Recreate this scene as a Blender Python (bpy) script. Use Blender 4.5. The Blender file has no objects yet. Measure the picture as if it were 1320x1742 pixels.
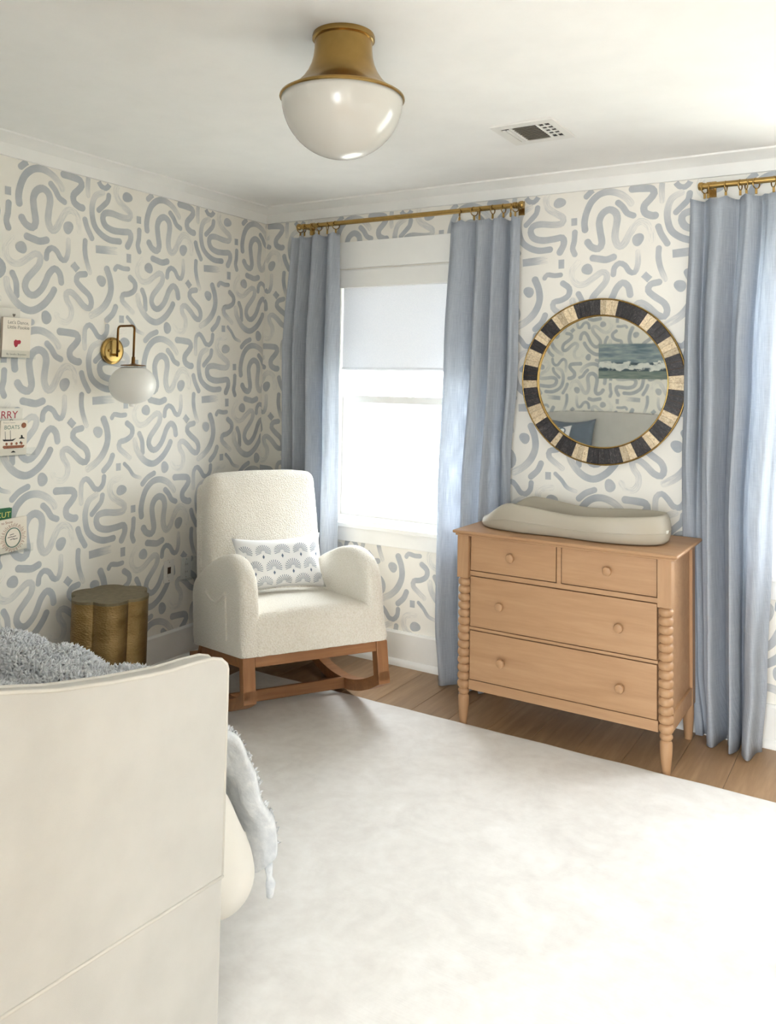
import bpy, bmesh, math, random
from mathutils import Vector, Matrix, noise
random.seed(7)
PI = math.pi
scene = bpy.context.scene
C = scene.collection

# ------------------------------------------------------------------ camera, world, exposure
def make_camera():
    yaw, pitch, roll = 0.5501, 0.0603, 0.0187
    fw = Vector((-math.sin(yaw)*math.cos(pitch), math.cos(yaw)*math.cos(pitch), math.sin(pitch)))
    rt = Vector((math.cos(yaw), math.sin(yaw), 0)); up = rt.cross(fw)
    r2 = math.cos(roll)*rt + math.sin(roll)*up
    u2 = -math.sin(roll)*rt + math.cos(roll)*up
    cam = bpy.data.cameras.new('camera'); o = bpy.data.objects.new('camera', cam); C.objects.link(o)
    m = Matrix((r2, u2, -fw)).transposed().to_4x4(); m.translation = Vector((3.3631, -4.013, 1.52))
    o.matrix_world = m
    cam.sensor_fit = 'AUTO'; cam.sensor_width = 36.0
    cam.lens = 1428.65/1742*36.0
    cam.shift_y = (564.6-871.0)/1742.0
    cam.clip_start = 0.02
    scene.camera = o
make_camera()

SKY = 9.0
world = bpy.data.worlds.new('sky'); scene.world = world; world.use_nodes = True
wb = world.node_tree.nodes['Background']
wb.inputs[0].default_value = (0.93, 0.965, 1.0, 1); wb.inputs[1].default_value = SKY
scene.view_settings.view_transform = 'Standard'
scene.view_settings.look = 'None'
scene.view_settings.gamma = 1.0
scene.view_settings.use_curve_mapping = False
scene.view_settings.exposure = 1.28
scene.cycles.max_bounces = 7
scene.cycles.diffuse_bounces = 5
scene.cycles.glossy_bounces = 4
scene.cycles.transparent_max_bounces = 12
scene.cycles.caustics_reflective = False
scene.cycles.caustics_refractive = False
scene.cycles.sample_clamp_indirect = 12.0
scene.cycles.use_adaptive_sampling = True
scene.cycles.adaptive_threshold = 0.03

# room dimensions (window wall is y=0, left wall x=0)
RX, RY, RZ = 4.6, -3.68, 2.58
CROWN_Z = 2.487
W1 = (0.56, 1.48, 0.73, 2.17)      # window openings on the window wall: x0,x1,z0,z1
W2 = (2.84, 3.76, 0.73, 2.17)
DOOR = (2.55, 4.25, 0.0, 2.1)

def portal(loc, rot, sx, sy):
    l = bpy.data.lights.new('window_daylight', 'AREA'); l.shape = 'RECTANGLE'; l.size = sx; l.size_y = sy
    l.cycles.is_portal = True
    o = bpy.data.objects.new('window_daylight', l); C.objects.link(o); o.location = loc; o.rotation_euler = rot
for w in (W1, W2):
    portal(((w[0]+w[1])/2, 0.15, (w[2]+w[3])/2), (-PI/2, 0, 0), w[1]-w[0], w[3]-w[2])
portal((3.4, -6.16, 1.3), (PI/2, 0, 0), 2.0, 2.0)  # portal at the added hall window, which brings fill light from behind

# ------------------------------------------------------------------ materials
def s2l(c):
    return tuple(((v/255)/12.92 if v/255 <= .04045 else ((v/255+.055)/1.055)**2.4) for v in c)
MATS = {}
def nmat(name):
    m = bpy.data.materials.new(name); m.use_nodes = True
    nt = m.node_tree; b = nt.nodes['Principled BSDF']; MATS[name] = m
    return m, nt, b
def N(nt, t, **k):
    n = nt.nodes.new(t)
    for a, v in k.items(): setattr(n, a, v)
    return n
def coords(nt, kind='Object', scale=(1, 1, 1), rot=(0, 0, 0)):
    tc = N(nt, 'ShaderNodeTexCoord'); mp = N(nt, 'ShaderNodeMapping')
    mp.inputs['Scale'].default_value = scale; mp.inputs['Rotation'].default_value = rot
    nt.links.new(tc.outputs[kind], mp.inputs['Vector']); return mp.outputs[0]
def noise_n(nt, vec, scale=5, detail=3, rough=.5, dist=0):
    n = N(nt, 'ShaderNodeTexNoise'); n.inputs['Scale'].default_value = scale; n.inputs['Detail'].default_value = detail
    n.inputs['Roughness'].default_value = rough; n.inputs['Distortion'].default_value = dist
    if vec: nt.links.new(vec, n.inputs['Vector'])
    return n.outputs['Fac']
def ramp(nt, fac, stops):
    r = N(nt, 'ShaderNodeValToRGB'); nt.links.new(fac, r.inputs['Fac'])
    e = r.color_ramp.elements
    while len(e) < len(stops): e.new(.5)
    for el, (p, c) in zip(e, stops): el.position = p; el.color = (*c, 1)
    return r.outputs['Color']
def bump(nt, b, h, strength=.3, dist=.01):
    n = N(nt, 'ShaderNodeBump'); n.inputs['Strength'].default_value = strength; n.inputs['Distance'].default_value = dist
    nt.links.new(h, n.inputs['Height']); nt.links.new(n.outputs[0], b.inputs['Normal'])
def plain(name, col, rough=.5, metal=0, spec=.5, var=0, vscale=6, bmp=0, bscale=200):
    m, nt, b = nmat(name)
    b.inputs['Base Color'].default_value = (*s2l(col), 1); b.inputs['Roughness'].default_value = rough
    b.inputs['Metallic'].default_value = metal; b.inputs['Specular IOR Level'].default_value = spec
    v = coords(nt)
    if var:
        f = noise_n(nt, v, vscale, 4)
        a = s2l([min(255, x*(1+var)) for x in col]); d = s2l([x*(1-var) for x in col])
        nt.links.new(ramp(nt, f, [(.3, d), (.7, a)]), b.inputs['Base Color'])
    if bmp: bump(nt, b, noise_n(nt, v, bscale, 3), bmp, .002)
    return m
plain('ceiling_paint', (249, 248, 245), .85, var=.01, bmp=.05)
plain('trim_white', (243, 242, 238), .45, var=.01)
plain('wall_cream', (244, 240, 231), .8, var=.012, vscale=3)
plain('hall_paint', (236, 232, 224), .8, var=.01)
plain('white_plastic', (238, 236, 230), .35, var=.01)
plain('brass', (178, 146, 88), .26, metal=1, var=.06, vscale=14)
plain('brass_dark', (120, 84, 44), .35, metal=1, var=.08, vscale=20)
plain('linen_white', (198, 195, 189), .9, spec=.2, var=.02, vscale=8, bmp=.25, bscale=900)
plain('duvet_white', (226, 222, 214), .9, spec=.2, var=.015, bmp=.1, bscale=500)
plain('piping', (206, 202, 193), .85, var=.02)
plain('pad_taupe', (172, 164, 148), .5, var=.015, vscale=4)
plain('pillow_white', (240, 240, 240), .9, spec=.2, var=.015, bmp=.15, bscale=700)
plain('pillow_slate', (112, 122, 134), .95, spec=.2, var=.05, bmp=.15, bscale=700)
plain('fan_print', (112, 126, 147), .9, spec=.1, var=.08, vscale=60)
plain('ink_blue', (92, 110, 128), .9, var=.06, vscale=30)
plain('dark_hole', (84, 66, 52), .8, var=.1)
plain('vent_dark', (48, 44, 40), .8, var=.1)
plain('vent_slat', (196, 188, 172), .5, var=.03)
plain('page_edge', (232, 226, 210), .8, var=.03)
plain('cover_white', (232, 228, 218), .45, var=.015)
plain('cover_cream', (238, 229, 213), .45, var=.015)
plain('cover_pink', (232, 208, 196), .45, var=.02)
plain('cover_green', (28, 104, 62), .4, var=.05)
plain('cover_navy', (34, 38, 58), .4, var=.1)
plain('cover_brown', (110, 66, 44), .4, var=.15, vscale=30)
plain('ink_grey', (128, 122, 112), .7, var=.03)
plain('ink_black', (40, 38, 36), .7, var=.03)
plain('ink_red', (170, 40, 58), .7, var=.05)
plain('ink_brown', (150, 92, 62), .7, var=.1, vscale=60)
plain('ink_green', (92, 128, 112), .7, var=.03)
plain('ink_yellow', (226, 220, 120), .7, var=.03)
plain('glass_opal', (208, 205, 197), .2, spec=.6, var=.006)
plain('opal_matte', (240, 238, 233), .3, spec=.5, var=.006)
plain('siding', (238, 238, 234), .7, var=.02)
plain('far_pane', (176, 182, 186), .5, var=.1)
plain('ground_outside', (190, 190, 180), .9, var=.1, vscale=.8)
plain('rail_red', (226, 214, 208), .8, var=.05)

def wood(name, c0, c1, c2, axis='X', rough=.45, scale=1.0, rnd=.0):
    m, nt, b = nmat(name)
    sc = {'X': (1.2, 14, 14), 'Y': (14, 1.2, 14), 'Z': (14, 14, 1.2)}[axis]
    v = coords(nt, 'Object', tuple(s*scale for s in sc))
    oi = N(nt, 'ShaderNodeObjectInfo'); add = N(nt, 'ShaderNodeVectorMath', operation='ADD')
    mul = N(nt, 'ShaderNodeVectorMath', operation='SCALE'); mul.inputs['Scale'].default_value = 37.0
    cmb = N(nt, 'ShaderNodeCombineXYZ')
    for i in range(3): nt.links.new(oi.outputs['Random'], cmb.inputs[i])
    nt.links.new(cmb.outputs[0], mul.inputs[0]); nt.links.new(v, add.inputs[0]); nt.links.new(mul.outputs[0], add.inputs[1])
    f1 = noise_n(nt, add.outputs[0], 1.6, 5, .6, .6)
    f2 = noise_n(nt, add.outputs[0], 6, 3, .6)
    mx = N(nt, 'ShaderNodeMix'); mx.inputs[0].default_value = .3
    nt.links.new(f1, mx.inputs[2]); nt.links.new(f2, mx.inputs[3])
    col = ramp(nt, mx.outputs[0], [(.3, s2l(c0)), (.52, s2l(c1)), (.72, s2l(c2))])
    if rnd:
        hs = N(nt, 'ShaderNodeHueSaturation'); mr = N(nt, 'ShaderNodeMapRange')
        mr.inputs['To Min'].default_value = 1-rnd; mr.inputs['To Max'].default_value = 1+rnd
        nt.links.new(oi.outputs['Random'], mr.inputs['Value']); nt.links.new(mr.outputs[0], hs.inputs['Value'])
        nt.links.new(col, hs.inputs['Color']); col = hs.outputs[0]
    nt.links.new(col, b.inputs['Base Color']); b.inputs['Roughness'].default_value = rough
    bump(nt, b, f2, .06, .002)
    return m
wood('maple', (166, 126, 90), (177, 138, 101), (187, 149, 112), 'X', .5)
wood('maple_v', (166, 126, 90), (177, 138, 101), (187, 149, 112), 'Z', .5)
wood('walnut', (128, 84, 50), (150, 102, 62), (172, 122, 78), 'X', .5)
wood('walnut_v', (128, 84, 50), (150, 102, 62), (172, 122, 78), 'Z', .5)
wood('oak_plank', (138, 108, 78), (158, 126, 93), (176, 145, 110), 'Y', .42, .8, .12)

def boucle():
    m, nt, b = nmat('boucle')
    v = coords(nt)
    f = noise_n(nt, v, 170, 3, .6); g = noise_n(nt, v, 60, 2)
    vo = N(nt, 'ShaderNodeTexVoronoi'); vo.inputs['Scale'].default_value = 150; nt.links.new(v, vo.inputs['Vector'])
    nt.links.new(ramp(nt, f, [(.3, s2l((226, 218, 203))), (.6, s2l((242, 237, 227)))]), b.inputs['Base Color'])
    mx = N(nt, 'ShaderNodeMix'); mx.inputs[0].default_value = .5
    nt.links.new(f, mx.inputs[2]); nt.links.new(vo.outputs['Distance'], mx.inputs[3])
    b.inputs['Roughness'].default_value = .95; b.inputs['Specular IOR Level'].default_value = .15
    b.inputs['Sheen Weight'].default_value = .25; b.inputs['Sheen Roughness'].default_value = .6
    bump(nt, b, mx.outputs[0], .9, .006)
boucle()

def linen_blue():
    m, nt, b = nmat('curtain_linen')
    v = coords(nt, 'UV', (1, 1, 1))
    mp1 = N(nt, 'ShaderNodeMapping'); mp1.inputs['Scale'].default_value = (260, 9, 1); nt.links.new(v, mp1.inputs[0])
    mp2 = N(nt, 'ShaderNodeMapping'); mp2.inputs['Scale'].default_value = (14, 420, 1); nt.links.new(v, mp2.inputs[0])
    a = noise_n(nt, mp1.outputs[0], 1, 3, .6); c = noise_n(nt, mp2.outputs[0], 1, 2, .6)
    mx = N(nt, 'ShaderNodeMix'); mx.inputs[0].default_value = .35
    nt.links.new(a, mx.inputs[2]); nt.links.new(c, mx.inputs[3])
    col = ramp(nt, mx.outputs[0], [(.3, s2l((178, 184, 193))), (.5, s2l((194, 199, 207))), (.68, s2l((208, 212, 217)))])
    nt.links.new(col, b.inputs['Base Color']); b.inputs['Roughness'].default_value = .95
    b.inputs['Specular IOR Level'].default_value = .1
    bump(nt, b, mx.outputs[0], .25, .003)
    tr = N(nt, 'ShaderNodeBsdfTranslucent'); hs = N(nt, 'ShaderNodeHueSaturation'); hs.inputs['Value'].default_value = 1.25; nt.links.new(col, hs.inputs['Color']); nt.links.new(hs.outputs[0], tr.inputs['Color'])
    mxs = N(nt, 'ShaderNodeMixShader')
    fr = ramp(nt, a, [(.35, (.3, .3, .3)), (.7, (.52, .52, .52))]); nt.links.new(fr, mxs.inputs[0])
    nt.links.new(b.outputs[0], mxs.inputs[1]); nt.links.new(tr.outputs[0], mxs.inputs[2])
    nt.links.new(mxs.outputs[0], nt.nodes['Material Output'].inputs['Surface'])
linen_blue()

def shade_mat():
    m, nt, b = nmat('shade_fabric')
    v = coords(nt); f = noise_n(nt, v, 300, 2)
    nt.links.new(ramp(nt, f, [(.3, s2l((228, 229, 231))), (.7, s2l((238, 238, 238)))]), b.inputs['Base Color'])
    b.inputs['Roughness'].default_value = .8
    tr = N(nt, 'ShaderNodeBsdfTranslucent'); tr.inputs['Color'].default_value = (.85, .86, .9, 1)
    mxs = N(nt, 'ShaderNodeMixShader'); mxs.inputs[0].default_value = .16
    nt.links.new(b.outputs[0], mxs.inputs[1]); nt.links.new(tr.outputs[0], mxs.inputs[2])
    nt.links.new(mxs.outputs[0], nt.nodes['Material Output'].inputs['Surface'])
shade_mat()

def glass_pane(name='window_glass'):
    m, nt, b = nmat(name)
    tr = N(nt, 'ShaderNodeBsdfTransparent'); tr.inputs[0].default_value = (.97, .98, .98, 1)
    gl = N(nt, 'ShaderNodeBsdfGlossy'); gl.inputs['Roughness'].default_value = .02
    lw = N(nt, 'ShaderNodeLayerWeight'); lw.inputs['Blend'].default_value = .5
    fr = ramp(nt, lw.outputs['Facing'], [(.35, (.03,)*3), (.98, (.3,)*3)])
    mx = N(nt, 'ShaderNodeMixShader'); nt.links.new(fr, mx.inputs[0])
    nt.links.new(tr.outputs[0], mx.inputs[1]); nt.links.new(gl.outputs[0], mx.inputs[2])
    nt.links.new(mx.outputs[0], nt.nodes['Material Output'].inputs['Surface'])
glass_pane(); glass_pane('acrylic')

def mirror_mat():
    m, nt, b = nmat('mirror_glass')
    b.inputs['Base Color'].default_value = (.93, .94, .92, 1); b.inputs['Metallic'].default_value = 1
    f = noise_n(nt, coords(nt), 3, 1)
    nt.links.new(ramp(nt, f, [(.3, (.012, .012, .012)), (.7, (.02, .02, .02))]), b.inputs['Roughness'])
mirror_mat()

def inlay(name, c0, c1, c2, rough):
    m, nt, b = nmat(name)
    v = coords(nt, 'UV', (30, 5, 1)); oi = N(nt, 'ShaderNodeObjectInfo')
    cmb = N(nt, 'ShaderNodeCombineXYZ'); mul = N(nt, 'ShaderNodeMath', operation='MULTIPLY'); mul.inputs[1].default_value = 50
    nt.links.new(oi.outputs['Random'], mul.inputs[0]); nt.links.new(mul.outputs[0], cmb.inputs[0]); nt.links.new(mul.outputs[0], cmb.inputs[1])
    add = N(nt, 'ShaderNodeVectorMath', operation='ADD'); nt.links.new(v, add.inputs[0]); nt.links.new(cmb.outputs[0], add.inputs[1])
    f = noise_n(nt, add.outputs[0], 1.2, 4, .65, .8)
    col = ramp(nt, f, [(.3, s2l(c0)), (.55, s2l(c1)), (.78, s2l(c2))])
    hs = N(nt, 'ShaderNodeHueSaturation'); mr = N(nt, 'ShaderNodeMapRange')
    mr.inputs['To Min'].default_value = .75; mr.inputs['To Max'].default_value = 1.2
    nt.links.new(oi.outputs['Random'], mr.inputs['Value']); nt.links.new(mr.outputs[0], hs.inputs['Value'])
    nt.links.new(col, hs.inputs['Color']); nt.links.new(hs.outputs[0], b.inputs['Base Color'])
    b.inputs['Roughness'].default_value = rough
inlay('horn_dark', (30, 28, 30), (58, 55, 56), (120, 112, 108), .35)
inlay('bone_light', (170, 144, 108), (220, 201, 168), (238, 226, 204), .4)

def rug_mat():
    m, nt, b = nmat('rug_pile')
    v = coords(nt)
    f = noise_n(nt, v, 5, 5, .6, .8); g = noise_n(nt, v, 22, 3, .6)
    mp = N(nt, 'ShaderNodeMapping'); mp.inputs['Scale'].default_value = (12, 160, 1); nt.links.new(v, mp.inputs[0])
    h = noise_n(nt, mp.outputs[0], 1, 2)
    mx = N(nt, 'ShaderNodeMix'); mx.inputs[0].default_value = .35; nt.links.new(f, mx.inputs[2]); nt.links.new(g, mx.inputs[3])
    nt.links.new(ramp(nt, mx.outputs[0], [(.32, s2l((216, 212, 208))), (.5, s2l((227, 224, 220))), (.68, s2l((236, 234, 231)))]), b.inputs['Base Color'])
    b.inputs['Roughness'].default_value = .8; b.inputs['Specular IOR Level'].default_value = .25
    b.inputs['Sheen Weight'].default_value = .3; b.inputs['Sheen Roughness'].default_value = .4
    mx2 = N(nt, 'ShaderNodeMix'); mx2.inputs[0].default_value = .5; nt.links.new(g, mx2.inputs[2]); nt.links.new(h, mx2.inputs[3])
    bump(nt, b, mx2.outputs[0], .25, .004)
rug_mat()

def hammered():
    m, nt, b = nmat('hammered_brass')
    v = coords(nt, 'Object', (55, 55, 110))
    vo = N(nt, 'ShaderNodeTexVoronoi'); vo.inputs['Scale'].default_value = 1.6; nt.links.new(v, vo.inputs['Vector'])
    f = noise_n(nt, v, .15, 3)
    nt.links.new(ramp(nt, f, [(.3, s2l((128, 104, 66))), (.7, s2l((164, 138, 94)))]), b.inputs['Base Color'])
    b.inputs['Metallic'].default_value = .9; b.inputs['Roughness'].default_value = .42
    bump(nt, b, vo.outputs['Distance'], .55, .004)
    m, nt, b = nmat('bronze_top')
    f = noise_n(nt, coords(nt), 40, 4, .6)
    nt.links.new(ramp(nt, f, [(.3, s2l((112, 100, 78))), (.7, s2l((132, 120, 94)))]), b.inputs['Base Color'])
    b.inputs['Metallic'].default_value = .6; b.inputs['Roughness'].default_value = .5
hammered()

def throw_mat():
    m, nt, b = nmat('throw_plush')
    f = noise_n(nt, coords(nt), 28, 4, .6)
    nt.links.new(ramp(nt, f, [(.3, s2l((204, 208, 213))), (.55, s2l((221, 224, 227))), (.75, s2l((238, 239, 240)))]), b.inputs['Base Color'])
    b.inputs['Roughness'].default_value = .95; b.inputs['Specular IOR Level'].default_value = .1
    b.inputs['Sheen Weight'].default_value = .4
    bump(nt, b, f, .6, .01)
throw_mat()

def print_mat():
    # brush strokes of the wallpaper: dryness attribute + streak noise along the stroke
    m, nt, b = nmat('wallpaper_ink')
    at = N(nt, 'ShaderNodeAttribute', attribute_name='dry')
    v = coords(nt, 'UV', (3.5, 3.2, 1)); f = noise_n(nt, v, 1.5, 3, .6)
    v2 = coords(nt, 'Object', (1, 1, 1)); g = noise_n(nt, v2, 14, 3)
    sub = N(nt, 'ShaderNodeMath', operation='SUBTRACT'); sub.inputs[0].default_value = 1.0
    nt.links.new(at.outputs['Fac'], sub.inputs[1])
    st = N(nt, 'ShaderNodeMath', operation='SUBTRACT'); nt.links.new(f, st.inputs[0]); st.inputs[1].default_value = .5
    m2 = N(nt, 'ShaderNodeMath', operation='MULTIPLY'); nt.links.new(st.outputs[0], m2.inputs[0]); m2.inputs[1].default_value = 2.6
    m3 = N(nt, 'ShaderNodeMath', operation='MULTIPLY'); nt.links.new(m2.outputs[0], m3.inputs[0]); nt.links.new(at.outputs['Fac'], m3.inputs[1])
    ad = N(nt, 'ShaderNodeMath', operation='ADD', use_clamp=True); nt.links.new(sub.outputs[0], ad.inputs[0]); nt.links.new(m3.outputs[0], ad.inputs[1])
    ink = ramp(nt, g, [(.3, s2l((176, 181, 186))), (.55, s2l((187, 190, 193))), (.75, s2l((196, 197, 198)))])
    mx = N(nt, 'ShaderNodeMix', data_type='RGBA'); nt.links.new(ad.outputs[0], mx.inputs[0])
    mx.inputs[6].default_value = (*s2l((244, 240, 231)), 1); nt.links.new(ink, mx.inputs[7])
    nt.links.new(mx.outputs[2], b.inputs['Base Color']); b.inputs['Roughness'].default_value = .8
print_mat()

def seascape():
    m, nt, b = nmat('seascape_paint')
    v = coords(nt, 'UV'); sp = N(nt, 'ShaderNodeSeparateXYZ'); nt.links.new(v, sp.inputs[0])
    mpc = N(nt, 'ShaderNodeMapping'); mpc.inputs['Scale'].default_value = (2.2, 5, 1); nt.links.new(v, mpc.inputs[0])
    cl = noise_n(nt, mpc.outputs[0], 1.6, 4, .55, .4)
    sky = ramp(nt, cl, [(.35, s2l((104, 124, 136))), (.55, s2l((150, 164, 168))), (.7, s2l((186, 192, 186)))])
    mps = N(nt, 'ShaderNodeMapping'); mps.inputs['Scale'].default_value = (6, 40, 1); nt.links.new(v, mps.inputs[0])
    ws = noise_n(nt, mps.outputs[0], 1, 3)
    sea = ramp(nt, ws, [(.3, s2l((38, 56, 70))), (.6, s2l((66, 88, 100))), (.8, s2l((120, 140, 140)))])
    shore = ramp(nt, ws, [(.3, s2l((96, 116, 116))), (.7, s2l((150, 160, 148)))])
    def mixat(a, bb, fac):
        x = N(nt, 'ShaderNodeMix', data_type='RGBA'); nt.links.new(fac, x.inputs[0]); nt.links.new(a, x.inputs[6]); nt.links.new(bb, x.inputs[7]); return x.outputs[2]
    def step(val, lo, hi):
        r = N(nt, 'ShaderNodeMapRange'); r.inputs['From Min'].default_value = lo; r.inputs['From Max'].default_value = hi
        nt.links.new(val, r.inputs['Value']); return r.outputs[0]
    y = sp.outputs[1]
    c = mixat(shore, sea, step(y, .2, .24)); c = mixat(c, sky, step(y, .455, .465))
    # foam: noisy blobs in a band
    fo = noise_n(nt, coords(nt, 'UV', (5, 4, 1)), 1.5, 5, .65, .3)
    band = N(nt, 'ShaderNodeMath', operation='SUBTRACT'); band.inputs[1].default_value = .36; nt.links.new(y, band.inputs[0])
    ab = N(nt, 'ShaderNodeMath', operation='ABSOLUTE'); nt.links.new(band.outputs[0], ab.inputs[0])
    k = N(nt, 'ShaderNodeMath', operation='MULTIPLY'); k.inputs[1].default_value = 1.7; nt.links.new(ab.outputs[0], k.inputs[0])
    s = N(nt, 'ShaderNodeMath', operation='SUBTRACT'); nt.links.new(fo, s.inputs[0]); nt.links.new(k.outputs[0], s.inputs[1])
    white = ramp(nt, fo, [(.3, s2l((190, 198, 198))), (.6, s2l((236, 236, 230)))])
    c = mixat(c, white, step(s.outputs[0], .33, .37))
    nt.links.new(c, b.inputs['Base Color']); b.inputs['Roughness'].default_value = .6
seascape()
M = MATS

# ------------------------------------------------------------------ helpers
def link_mesh(name, verts, faces, mat, parent=None, smooth=False, uvs=None):
    me = bpy.data.meshes.new(name); me.from_pydata([tuple(v) for v in verts], [], faces); me.update()
    if uvs:
        ul = me.uv_layers.new(name='UVMap')
        for lp in me.loops: ul.data[lp.index].uv = uvs[lp.vertex_index]
    return link_me(name, me, mat, parent, smooth)
def link_me(name, me, mat, parent=None, smooth=False):
    me.materials.append(M[mat] if isinstance(mat, str) else mat)
    if smooth:
        me.shade_smooth()
        if smooth is not True: me.set_sharp_from_angle(angle=math.radians(smooth))
    o = bpy.data.objects.new(name, me); C.objects.link(o)
    if parent: o.parent = parent
    return o
def tag(o, label=None, cat=None, group=None, kind=None):
    if label: o['label'] = label
    if cat: o['category'] = cat
    if group: o['group'] = group
    if kind: o['kind'] = kind
    return o
def thing(name, label, cat, loc=(0, 0, 0), rotz=0, group=None):
    o = bpy.data.objects.new(name, None); C.objects.link(o); o.location = loc; o.rotation_euler = (0, 0, rotz)
    o.empty_display_size = .05
    return tag(o, label, cat, group)
def struct(o): o['kind'] = 'structure'; return o
class MB:
    """collects simple shapes into one mesh"""
    def __init__(s): s.v = []; s.f = []
    def box(s, x0, x1, y0, y1, z0, z1):
        n = len(s.v)
        s.v += [(x, y, z) for z in (z0, z1) for y in (y0, y1) for x in (x0, x1)]
        s.f += [tuple(n+i for i in q) for q in ((0, 2, 3, 1), (4, 5, 7, 6), (0, 1, 5, 4), (2, 6, 7, 3), (0, 4, 6, 2), (1, 3, 7, 5))]
        return s
    def tube(s, pts, r, seg=12, cap=True, closed=False):
        pts = [Vector(p) for p in pts]; n = len(pts); base = len(s.v)
        rs = r if isinstance(r, (list, tuple)) else [r]*n
        t0 = (pts[1]-pts[0]).normalized()
        nrm = Vector((0, 0, 1)) if abs(t0.z) < .9 else Vector((1, 0, 0))
        nrm = (nrm - t0*nrm.dot(t0)).normalized()
        for i, p in enumerate(pts):
            if closed: t = (pts[(i+1) % n]-pts[i-1]).normalized()
            else: t = (pts[min(i+1, n-1)]-pts[max(i-1, 0)]).normalized()
            nrm = (nrm - t*nrm.dot(t)).normalized(); bn = t.cross(nrm)
            for k in range(seg):
                a = 2*PI*k/seg; s.v.append(tuple(p + (nrm*math.cos(a)+bn*math.sin(a))*rs[i]))
        for i in range(n if closed else n-1):
            j = (i+1) % n
            for k in range(seg):
                k2 = (k+1) % seg
                s.f.append((base+i*seg+k, base+i*seg+k2, base+j*seg+k2, base+j*seg+k))
        if cap and not closed:
            s.f.append(tuple(base+k for k in range(seg))[::-1]); s.f.append(tuple(base+(n-1)*seg+k for k in range(seg)))
        return s
    def lathe(s, prof, c=(0, 0, 0), seg=32, axis='Z'):
        base = len(s.v); n = len(prof)
        for r, h in prof:
            for k in range(seg):
                a = 2*PI*k/seg; x, y = r*math.cos(a), r*math.sin(a)
                p = {'Z': (x, y, h), 'Y': (x, h, y), 'X': (h, x, y)}[axis]
                s.v.append((c[0]+p[0], c[1]+p[1], c[2]+p[2]))
        for i in range(n-1):
            for k in range(seg):
                k2 = (k+1) % seg; q = (base+i*seg+k, base+i*seg+k2, base+(i+1)*seg+k2, base+(i+1)*seg+k)
                s.f.append(q)
        if prof[0][0] > 1e-6: s.f.append(tuple(base+k for k in range(seg))[::-1])
        if prof[-1][0] > 1e-6: s.f.append(tuple(base+(n-1)*seg+k for k in range(seg)))
        return s
    def poly(s, pts):
        n = len(s.v); s.v += [tuple(p) for p in pts]; s.f.append(tuple(range(n, n+len(pts)))); return s
    def prism(s, loop0, loop1):
        n = len(s.v); k = len(loop0); s.v += [tuple(p) for p in loop0]+[tuple(p) for p in loop1]
        for i in range(k):
            j = (i+1) % k; s.f.append((n+i, n+j, n+k+j, n+k+i))
        s.f.append(tuple(range(n, n+k))[::-1]); s.f.append(tuple(range(n+k, n+2*k))); return s
    def build(s, name, mat, parent=None, smooth=False, bevel=0, bseg=2):
        me = bpy.data.meshes.new(name)
        bm = bmesh.new(); vs = [bm.verts.new(v) for v in s.v]
        for f in s.f:
            try: bm.faces.new([vs[i] for i in f])
            except ValueError: pass
        bmesh.ops.remove_doubles(bm, verts=bm.verts, dist=1e-6)
        bmesh.ops.recalc_face_normals(bm, faces=bm.faces)
        if bevel: bmesh.ops.bevel(bm, geom=list(bm.edges), offset=bevel, segments=bseg, profile=.5, affect='EDGES', clamp_overlap=True)
        bm.to_mesh(me); bm.free()
        return link_me(name, me, mat, parent, smooth)
def bx(name, x0, x1, y0, y1, z0, z1, mat, parent=None, bevel=.002, smooth=False):
    return MB().box(x0, x1, y0, y1, z0, z1).build(name, mat, parent, smooth, bevel)
def grid(name, fn, nu, nv, mat, parent=None, closed_u=False, solid=0, sub=0):
    vs, fs, uv = [], [], []
    for j in range(nv+1):
        for i in range(nu + (0 if closed_u else 1)):
            u, v = i/nu, j/nv; vs.append(fn(u, v)); uv.append((u, v))
    w = nu if closed_u else nu+1
    for j in range(nv):
        for i in range(nu):
            i2 = (i+1) % w if closed_u else i+1
            fs.append((j*w+i, j*w+i2, (j+1)*w+i2, (j+1)*w+i))
    o = link_mesh(name, vs, fs, mat, parent, True, uv)
    if solid:
        md = o.modifiers.new('solid', 'SOLIDIFY'); md.thickness = solid; md.offset = 0
    if sub:
        md = o.modifiers.new('sub', 'SUBSURF'); md.levels = sub; md.render_levels = sub
    return o
def catmull(pts, step):
    P = [Vector(p) for p in pts]; n = len(P); out = []
    if n == 2:
        k = max(2, int((P[1]-P[0]).length/step)); return [P[0].lerp(P[1], i/k) for i in range(k+1)]
    for i in range(n-1):
        p0 = P[i-1] if i > 0 else P[0]*2-P[1]; p1, p2 = P[i], P[i+1]; p3 = P[i+2] if i+2 < n else P[-1]*2-P[-2]
        k = max(2, int((p2-p1).length/step))
        for t in range(k):
            t /= k
            out.append(.5*((2*p1)+(p2-p0)*t+(2*p0-5*p1+4*p2-p3)*t*t+(3*p1-p0-3*p2+p3)*t**3))
    out.append(P[-1]); return out
def text_mesh(name, body, size, mat, parent, m4, align='LEFT'):
    cu = bpy.data.curves.new(name, 'FONT'); cu.body = body; cu.size = size; cu.align_x = align; cu.fill_mode = 'FRONT'
    t = bpy.data.objects.new(name+'_tmp', cu); C.objects.link(t)
    dg = bpy.context.evaluated_depsgraph_get(); me = bpy.data.meshes.new_from_object(t.evaluated_get(dg))
    C.objects.unlink(t); bpy.data.objects.remove(t); me.transform(m4); me.materials.clear()
    return link_me(name, me, mat, parent)

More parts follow.
